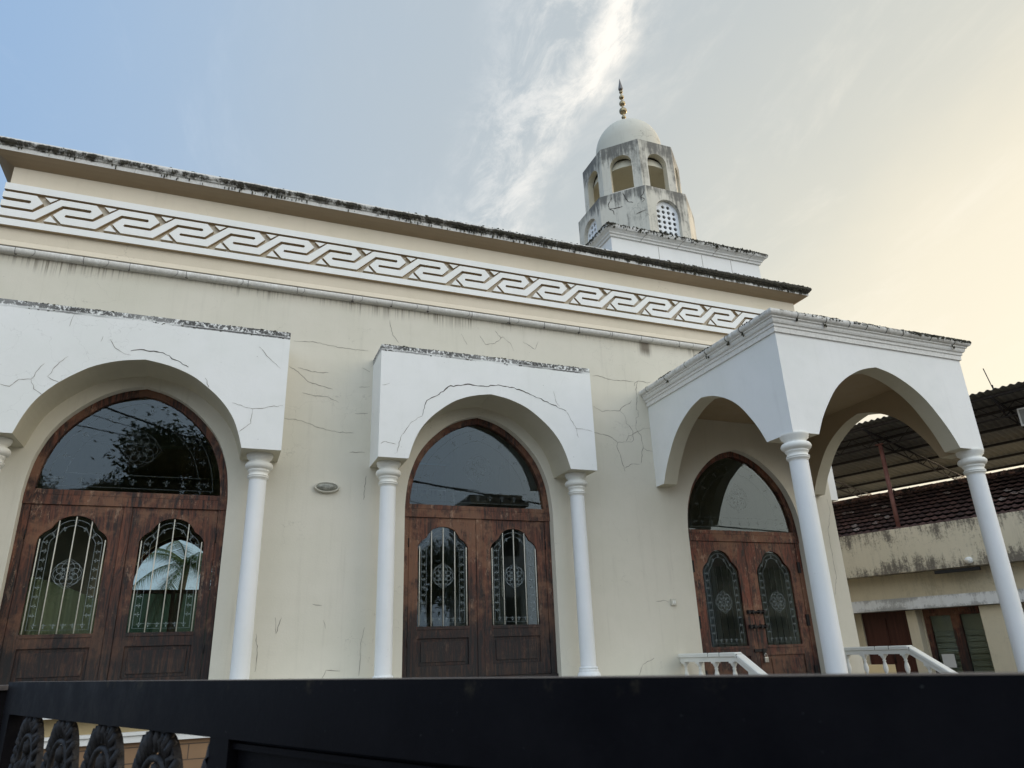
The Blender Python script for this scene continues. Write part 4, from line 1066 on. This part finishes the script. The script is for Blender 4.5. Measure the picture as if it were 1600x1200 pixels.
b = MB(); v_ = [H(S0 + .2, .6, 2.45), H(S0 + .2, n1_ + .05, 4.1), H(S0 + .2, 7.4, 2.5), H(S1 - .2, .6, 2.45), H(S1 - .2, n1_ + .05, 4.1), H(S1 - .2, 7.4, 2.5)]
b.add(v_, [(0, 1, 2), (3, 5, 4), (1, 4, 5, 2)]); b.obj('gable', m_house, house, weld=False)

# corrugated shelter roof above the house
shed = thing('shelter_roof', 'grey corrugated metal shelter on red steel posts above the tiled house', 'shelter', H(-2, 3, 2.6))
b = MB(); ws = .16; sub = 6; sA, sB = -12.0, 3.3; nA, zA, nB, zB = -.02, 5.435, 7.1, 4.99
cnt = int((sB - sA) / ws * sub); vs = []
for i in range(cnt + 1):
    s_ = sA + i * ws / sub; wv = .020 * math.cos(2 * math.pi * i / sub)
    for n_, z_ in ((nA, zA), ((nA + nB) / 2, (zA + zB) / 2), (nB, zB)): vs.append(H(s_, n_, z_ + wv))
fs = [(i * 3 + a, i * 3 + a + 1, i * 3 + a + 4, i * 3 + a + 3) for i in range(cnt) for a in (0, 1)]
b.add(vs, fs, 0, False); rs = b.obj('roof_sheet', m_sheet, shed, weld=False); sm_ = rs.modifiers.new('thick', 'SOLIDIFY'); sm_.thickness = .006
for n_ in (.25, 1.5, 2.9, 4.3, 5.7, 6.9):
    zc2 = zA + (zB - zA) * (n_ - nA) / (nB - nA) - .055
    b = MB(); hbox(b, sA, sB, n_ - .03, n_ + .03, zc2 - .05, zc2 + .015); b.obj('purlin', m_steel, shed, weld=False)
for s_ in (-10.2, -7.2, -4.15, -1.12, 1.9):
    b = MB(); zf = lambda n_: zA + (zB - zA) * (n_ - nA) / (nB - nA) - .13
    for (n_a, n_b) in ((nA + .1, nB - .1),): b.tube([H(s_, n_a, zf(n_a)), H(s_, n_b, zf(n_b))], .03, 6)
    b.tube([H(s_, .3, zf(.3) - .02), H(s_, 1.0, zf(1.0) - .24), H(s_, 6.0, zf(6.0) - .24), H(s_, 6.9, zf(6.9) - .02)], .022, 6)
    for i in range(6):
        a = 1.0 + i * .9; b.tube([H(s_, a, zf(a) - .24), H(s_, a + .45, zf(a + .45)), H(s_, a + .9, zf(a + .9) - .24)], .012, 5)
    b.obj('truss', m_steel, shed, weld=False)
b = MB(); zq = 4.98
b.tube([H(sA, 1.0, zq), H(sB, 1.0, zq)], .022, 6, 0); b.tube([H(sA, 1.0, zq + .34), H(sB, 1.0, zq + .34)], .02, 6, 0)
s_ = sA
while s_ < sB - .8: b.tube([H(s_, 1.0, zq), H(s_ + .4, 1.0, zq + .34), H(s_ + .8, 1.0, zq)], .010, 5, 0); s_ += .8
b.obj('lattice_beam', m_steel, shed, weld=False)
for s_ in (-9.3, -5.2, -1.12):
    b = MB(); b.tube([H(s_, 1.0, 2.4), H(s_, 1.0, 5.0)], .055, 12); hbox(b, s_ - .1, s_ + .1, .9, 1.1, 4.99, 5.01); b.obj('post', m_redsteel, shed, weld=False)
for s_ in (-9.3, -5.2, -1.12, 3.0):
    b = MB(); b.tube([H(s_, 6.8, 2.4), H(s_, 6.8, 4.8)], .055, 12); b.obj('post', m_redsteel, shed, weld=False)
fl = thing('flood_lamp', 'pale rimmed floodlight hanging under the corrugated shelter at the right edge', 'floodlight', H(-4.6, 1.0, 4.9))
b = MB(); hbox(b, -4.85, -4.40, .93, .99, 4.66, 5.09); b.obj('lamp_frame', m_paper, fl, weld=False)
b = MB(); hbox(b, -4.82, -4.44, .915, .928, 4.70, 5.05); b.obj('lamp_face', m_sheet, fl, weld=False)
an = thing('antenna_rod', 'thin upright metal rod above the edge of the corrugated shelter', 'antenna', H(-4.25, .0, 5.5))
b = MB(); b.tube([H(-4.27, 0.05, 5.44), H(-4.20, 0.0, 5.98)], .011, 6); b.obj('rod', m_steel, an, weld=False)
b = MB(); b.tube([H(-4.27, .05, 5.47), H(-4.27, .05, 5.55)], .02, 6); b.obj('clamp', m_steel, an, weld=False)

# ================================================================ gate close to the camera
GQ = Vector((.008, -8.015, 0)); GD = Vector((-.3955, .9185, 0)); GN = Vector((-GD.y, GD.x, 0)); 
if GN.dot(Vector((0, -1, 0)) ) < 0: GN = -GN
GN = Vector((.9185, .3955, 0))   # away from the camera side
def K(s, n, z): q = GQ + GD * s + GN * n; return (q.x, q.y, z)
side_ = (Vector((0, -9.6, 0)) - GQ).dot(GN)
if side_ > 0: GN = -GN
gate = thing('gate', 'black enamelled steel gate with cast oval ornaments, close in front of the camera', 'gate', K(0, 0, GZ))
def gbox(b, s0, s1, n0, n1, z0, z1, mi=0, dz=None):
    v = []
    for s in (s0, s1):
        for n in (n0, n1):
            for z in (z0, z1):
                v.append(K(s, n, z))
    fs = [(0, 1, 3, 2), (4, 6, 7, 5), (0, 4, 5, 1), (2, 3, 7, 6), (0, 2, 6, 4), (1, 5, 7, 3)]
    b.add(v, fs, [mi, mi, mi, mi, mi, mi] if dz is None else [mi, mi, mi, mi, mi, dz])
SE, SL = -2.1, 1.61
b = MB(); gbox(b, SE, SL, 0, .045, -.1215, -.025, 0, None); b.add([K(SE, .001, -.0245), K(SL, .001, -.0245), K(SL, .044, -.0245), K(SE, .044, -.0245)], [(0, 1, 2, 3)], 1)
b.obj('top_rail', [m_gate, m_gtop], gate, weld=False)
for a, c_ in ((1.53, SL), (-.085, -.008), (SE, SE + .08)):
    b = MB(); gbox(b, a, c_, .0015, .0435, -1.42, -.1217); b.obj('stile', m_gate, gate, weld=False)
b = MB(); gbox(b, SE + .08, -.085, .022, .030, -1.36, -.1217); gbox(b, SE + .08, -.085, .010, .022, -.138, -.1285); b.obj('sheet_panel', m_gate, gate, weld=False)
b = MB(); gbox(b, -.008, 1.53, .002, .043, -1.42, -1.36); gbox(b, SE + .08, -.085, .002, .043, -1.42, -1.36); gbox(b, -.008, 1.53, .002, .043, -.80, -.74); b.obj('lower_rail', m_gate, gate, weld=False)
# one cast oval, then copies
b = MB(); rnd = random.Random(9); HW_, HH_ = .152, .30; OZ = -.416
NN = 46
SE_ = lambda a: (math.copysign(abs(math.cos(a)) ** .74, math.cos(a)), math.copysign(abs(math.sin(a)) ** .9, math.sin(a)))
for i in range(NN):
    a = 2 * math.pi * (i + .5) / NN; ca_, sa_ = SE_(a); k_ = rnd.uniform(.96, 1.03)
    b.tube([((HW_ - .040) * ca_, .013, (HH_ - .046) * sa_), ((HW_ - .018) * ca_, .008, (HH_ - .020) * sa_), (HW_ * k_ * ca_, .013, HH_ * k_ * sa_)], [.007, .0105, .0085], 6)
N_ = 48; OV = lambda a_, c_: [(a_ * SE_(2 * math.pi * i / N_)[0], c_ * SE_(2 * math.pi * i / N_)[1]) for i in range(N_)]
b.prism([OV(HW_ - .004, HH_ - .005), OV(HW_ - .040, HH_ - .046)], lambda u, v, d: (u, .010 + d, v), 0, .016)
ring = [((HW_ - .047) * SE_(2 * math.pi * i / 48)[0], (HH_ - .058) * SE_(2 * math.pi * i / 48)[1]) for i in range(49)]; b.tube([(u, .012, v) for u, v in ring], .0075, 8)
for s_ in (-1, 1):
    for (cu, cv, r0, t0, tn) in ((.042, .13, .036, 0, 560), (.050, .02, .042, 60, 620), (.042, -.10, .038, 180, 700), (.018, .19, .020, 0, 400), (.03, -.18, .026, 0, 480)):
        P = []
        for j in range(26):
            a = R(t0 + (tn - t0) * j / 25); r_ = r0 * (1 - .8 * j / 25); P.append((s_ * (cu + r_ * math.cos(a)), .018 + .006 * j / 25, cv + r_ * math.sin(a)))
        b.tube(P, [.007 - .003 * j / 25 for j in range(26)], 6)
        for j in range(4): b.blob((s_ * (cu + rnd.uniform(-.025, .03)), .016, cv + rnd.uniform(-.04, .04)), rnd.uniform(.008, .015), sc=(.8, .7, 1.6), jit=.25, sub=2)
for j in range(120):
    q = rnd.uniform(0, 6.28); t_ = math.sqrt(rnd.random()) * .74
    b.blob((HW_ * t_ * SE_(q)[0], .014 + rnd.uniform(-.004, .006), HH_ * .86 * t_ * math.sin(q)), rnd.uniform(.007, .017), sc=(rnd.uniform(.6, 1.3), .8, rnd.uniform(.8, 1.7)), jit=.2, sub=2)
for v in (.21, .16, .07, -.03, -.13, -.21): b.blob((0, .014, v), .019, sc=(.8, .8, 1.3), jit=.15, sub=2)
b.tube([(0, .02, -.26), (0, .02, .25)], .006, 6)
om = b.mesh('cast_ornament'); om.materials.append(m_cast)
flip_ = GN.dot(Vector((-GD.y, GD.x, 0))) <= 0
hm = om.copy(); bm = bmesh.new(); bm.from_mesh(hm); cut_ = .055
bmesh.ops.delete(bm, geom=[v for v in bm.verts if (-v.co.x if flip_ else v.co.x) < cut_], context='VERTS'); bm.to_mesh(hm); bm.free()
for i in range(5):
    s_ = .265 + .338 * (i if i < 4 else -1)
    if i == 4: om = hm
    o = link('cast_ornament', om, [], gate, loc=None)
    o.location = Vector(K(s_, .0, OZ)) - Vector(gate.location); o.rotation_euler = (0, 0, math.atan2(GD.y, GD.x) if GN.dot(Vector((-GD.y, GD.x, 0))) > 0 else math.atan2(-GD.y, -GD.x))
b = MB()
post = thing('gate_post', 'dark gate post just beyond the left end of the gate', 'gate post', K(1.75, 0, GZ))
gbox(b, 1.665, 1.82, -.04, .12, GZ, -.05); b.obj('post_shaft', m_gate, post, weld=False, bevel=.004)
b = MB(); gbox(b, 1.655, 1.83, -.05, .13, -.05, -.035); b.obj('post_cap', m_gtop, post, weld=False)

# ================================================================ across the road: mirrored in the panes
def leafy(name, label, x, y, h, cr, n, seed, squash=1.):
    t = thing(name, label, 'tree', (x, y, GZ)); rnd = random.Random(seed); b = MB()
    top = GZ + h - cr * 1.1
    b.tube([(x, y, GZ), (x + .1, y, GZ + h * .3), (x - .1, y + .1, top)], [.24, .18, .10], 10)
    tips = []
    for i in range(9):
        a = rnd.uniform(0, 6.28); r_ = cr * rnd.uniform(.4, .8); z_ = top + rnd.uniform(-.2, .9) * cr
        b.tube([(x, y, top - h * .12), (x + r_ * .5 * math.cos(a), y + r_ * .5 * math.sin(a), (top + z_) / 2), (x + r_ * math.cos(a), y + r_ * math.sin(a), z_)], [.09, .05, .02], 6); tips.append((x + r_ * math.cos(a), y + r_ * math.sin(a), z_))
    b.obj('trunk', m_bark, t, weld=False)
    b = MB()
    for i in range(int(n * 2.4)):
        tp = rnd.choice(tips); d = Vector((rnd.gauss(0, 1), rnd.gauss(0, 1), rnd.gauss(0, .8))) * cr * .28
        c_ = Vector(tp) + d; a = Vector((rnd.gauss(0, 1), rnd.gauss(0, 1), rnd.gauss(0, .5))).normalized(); q = a.orthogonal().normalized(); L = rnd.uniform(.07, .16)
        b.add([c_ - a * L, c_ + q * L * .35, c_ + a * L, c_ - q * L * .35], [(0, 1, 2, 3)])
    b.obj('crown', m_leaf, t, weld=False)


leafy('tree', 'broad dark tree across the road, mirrored in the left fanlight', -1.9, -22, 11.0, 2.0, 5200, 2)
leafy('tree', 'low bushy tree across the road, mirrored at the left corner of the left fanlight', -9.6, -28, 9.8, 1.6, 2600, 5)
leafy('tree', 'round small tree across the road, mirrored low in the left fanlight', -5.6, -29, 10.1, 1.2, 2000, 6)
# palm
def palm(x, y, h, seed, lab='coconut palm across the road, its fronds mirrored in the left fanlight'):
    t = thing('palm_tree', lab, 'palm tree', (x, y, GZ)); rnd = random.Random(seed); b = MB()
    b.tube([(x - .6, y, GZ), (x - .3, y, GZ + h * .4), (x, y, GZ + h)], [.2, .15, .11], 10); b.obj('trunk', m_bark, t, weld=False)
    for k in range(16):
        a = rnd.uniform(0, 6.28); el = rnd.uniform(-.2, 1.0); L = rnd.uniform(2.2, 3.0); b = MB(); P = []
        for j in range(15):
            u = j / 14; P.append(Vector((x + L * u * math.cos(a) * math.cos(el * .6), y + L * u * math.sin(a) * math.cos(el * .6), GZ + h + L * (math.sin(el) * u - .75 * u * u))))
        b.tube(P, [.03 - .024 * j / 14 for j in range(15)], 5)
        sd_ = Vector((-math.sin(a), math.cos(a), 0))
        for j in range(2, 15):
            for m_ in range(3):
                p = P[j - 1].lerp(P[j], m_ / 3)
                for s_ in (-1, 1):
                    e = p + sd_ * s_ * .55 * math.sin(math.pi * min(1, .15 + j / 16)) + Vector((0, 0, -.28 - .1 * rnd.random())) + (P[j] - P[j - 1]) * 1.2
                    b.add([p, p + (P[j] - P[j - 1]) * .22, e], [(0, 1, 2)])
        b.obj('frond', m_leaf, t, weld=False)


palm(-.2, -19.5, 8.9, 4)
bd = thing('building', 'flat-roofed pale building across the road, mirrored low in the middle fanlight', 'building', (14.4, -30, GZ))
b = MB(); b.box(12.9, 15.9, -33, -28, GZ, 8.0); b.obj('wall', m_lintel, bd); b = MB(); b.box(12.6, 16.1, -33.3, -27.7, 8.0, 8.25); b.box(12.7, 13.6, -31, -28.2, 8.25, 8.6); b.box(13.8, 16, -32, -28.4, 8.25, 8.75); b.obj('roof', m_stain, bd)
b = MB()
for i in range(2):
    for z_ in (1.5, 5.2): b = MB(); b.box(13.2 + 1.4 * i, 14.1 + 1.4 * i, -28.01, -27.97, z_, z_ + 1.5); b.obj('window', m_black, bd, weld=False)
for (A_, B_, r_, lab) in (((-14, -16, 11.7), (8, -16, 4.7), .034, 'thick slack power cable over the road, mirrored in the left fanlight'), ((-14, -16, 9.1), (9, -16, 6.0), .018, 'thin upper telephone wire over the road, mirrored in the left fanlight'),
                         ((-14, -16.1, 10.6), (9, -16.1, 5.0), .014, 'thin lower telephone wire over the road, mirrored in the left fanlight'), ((3, -16, 6.75), (24, -16, 4.8), .034, 'single slack cable over the road, mirrored across the middle fanlight')):
    A_, B_ = Vector(A_), Vector(B_); P = [A_.lerp(B_, i / 24) - Vector((0, 0, .35 * math.sin(math.pi * i / 24))) for i in range(25)]
    b = MB(); b.tube(P, r_, 6); tag(b.obj('cable', m_black, weld=False), lab, 'cable', 'cables over the road')

# houses, boundary wall and trees across the road
wl = thing('boundary_wall', 'long low boundary wall across the road, mirrored in the lower door panes', 'wall', (5, -21, GZ))
b = MB(); b.box(-30, 45, -21.2, -21, GZ, .75); b.box(-30, 45, -21.26, -20.94, .752, .84)
x = -30
while x < 45: b.box(x, x + .3, -20.999, -20.9, GZ, .75); x += 3
b.obj('wall_body', m_stain, wl, weld=False)
for (x0, x1, y0, zt, mt, lab) in ((-14, -.5, -25, 5.6, m_house, 'ochre house across the road, mirrored in the left door panes'), (2.5, 9, -28, 4.2, m_lintel, 'pale single-storey house across the road, mirrored in the middle door panes'), (21, 36, -27, 5.0, m_stain, 'tan house across the road, mirrored in the porch door panes')):
    h_ = thing('house', lab, 'house', ((x0 + x1) / 2, y0 - 4, GZ))
    b = MB(); b.box(x0, x1, y0 - 8, y0, GZ, zt - .5); b.obj('wall', mt, h_, weld=False)
    b = MB(); b.box(x0 - .5, x1 + .5, y0 - 8.5, y0 + .9, zt - .5, zt - .3); b.box(x0 - .3, x1 + .3, y0 - 8.3, y0 + .6, zt - .3, zt + .45); b.obj('roof', m_tile, h_, weld=False)
    x = x0 + 1
    while x < x1 - 1.6:
        b = MB(); b.box(x, x + 1.3, y0 - .01, y0 + .02, .2, 1.7); b.obj('window', m_black, h_, weld=False); x += 3.1
leafy('tree', 'dense dark tree in front of the ochre house, mirrored in the left door pane', -6.5, -22, 7.3, 1.8, 3000, 11)
leafy('tree', 'dense dark tree beside the ochre house, mirrored in the second door pane from the left', -2.6, -21.8, 7.0, 1.6, 3000, 14)
leafy('tree', 'dense tree across the road, mirrored right of the pale house', 9.5, -25, 6.8, 2.0, 2500, 12)
leafy('tree', 'dense tree across the road, mirrored beside the tan house', 20, -24, 7.4, 2.2, 2500, 13)

leafy('tree', 'leafy tree behind the mosque, glimpsed through the middle door', 13.5, 24, 6.0, 1.1, 500, 32)
palm(-1.2, 20.5, 5.1, 8, 'coconut palm behind the mosque, seen through the left door')
leafy('tree', 'small tree behind the mosque beside the palm, glimpsed through the left door', -3.4, 20, 6.0, .8, 260, 33)
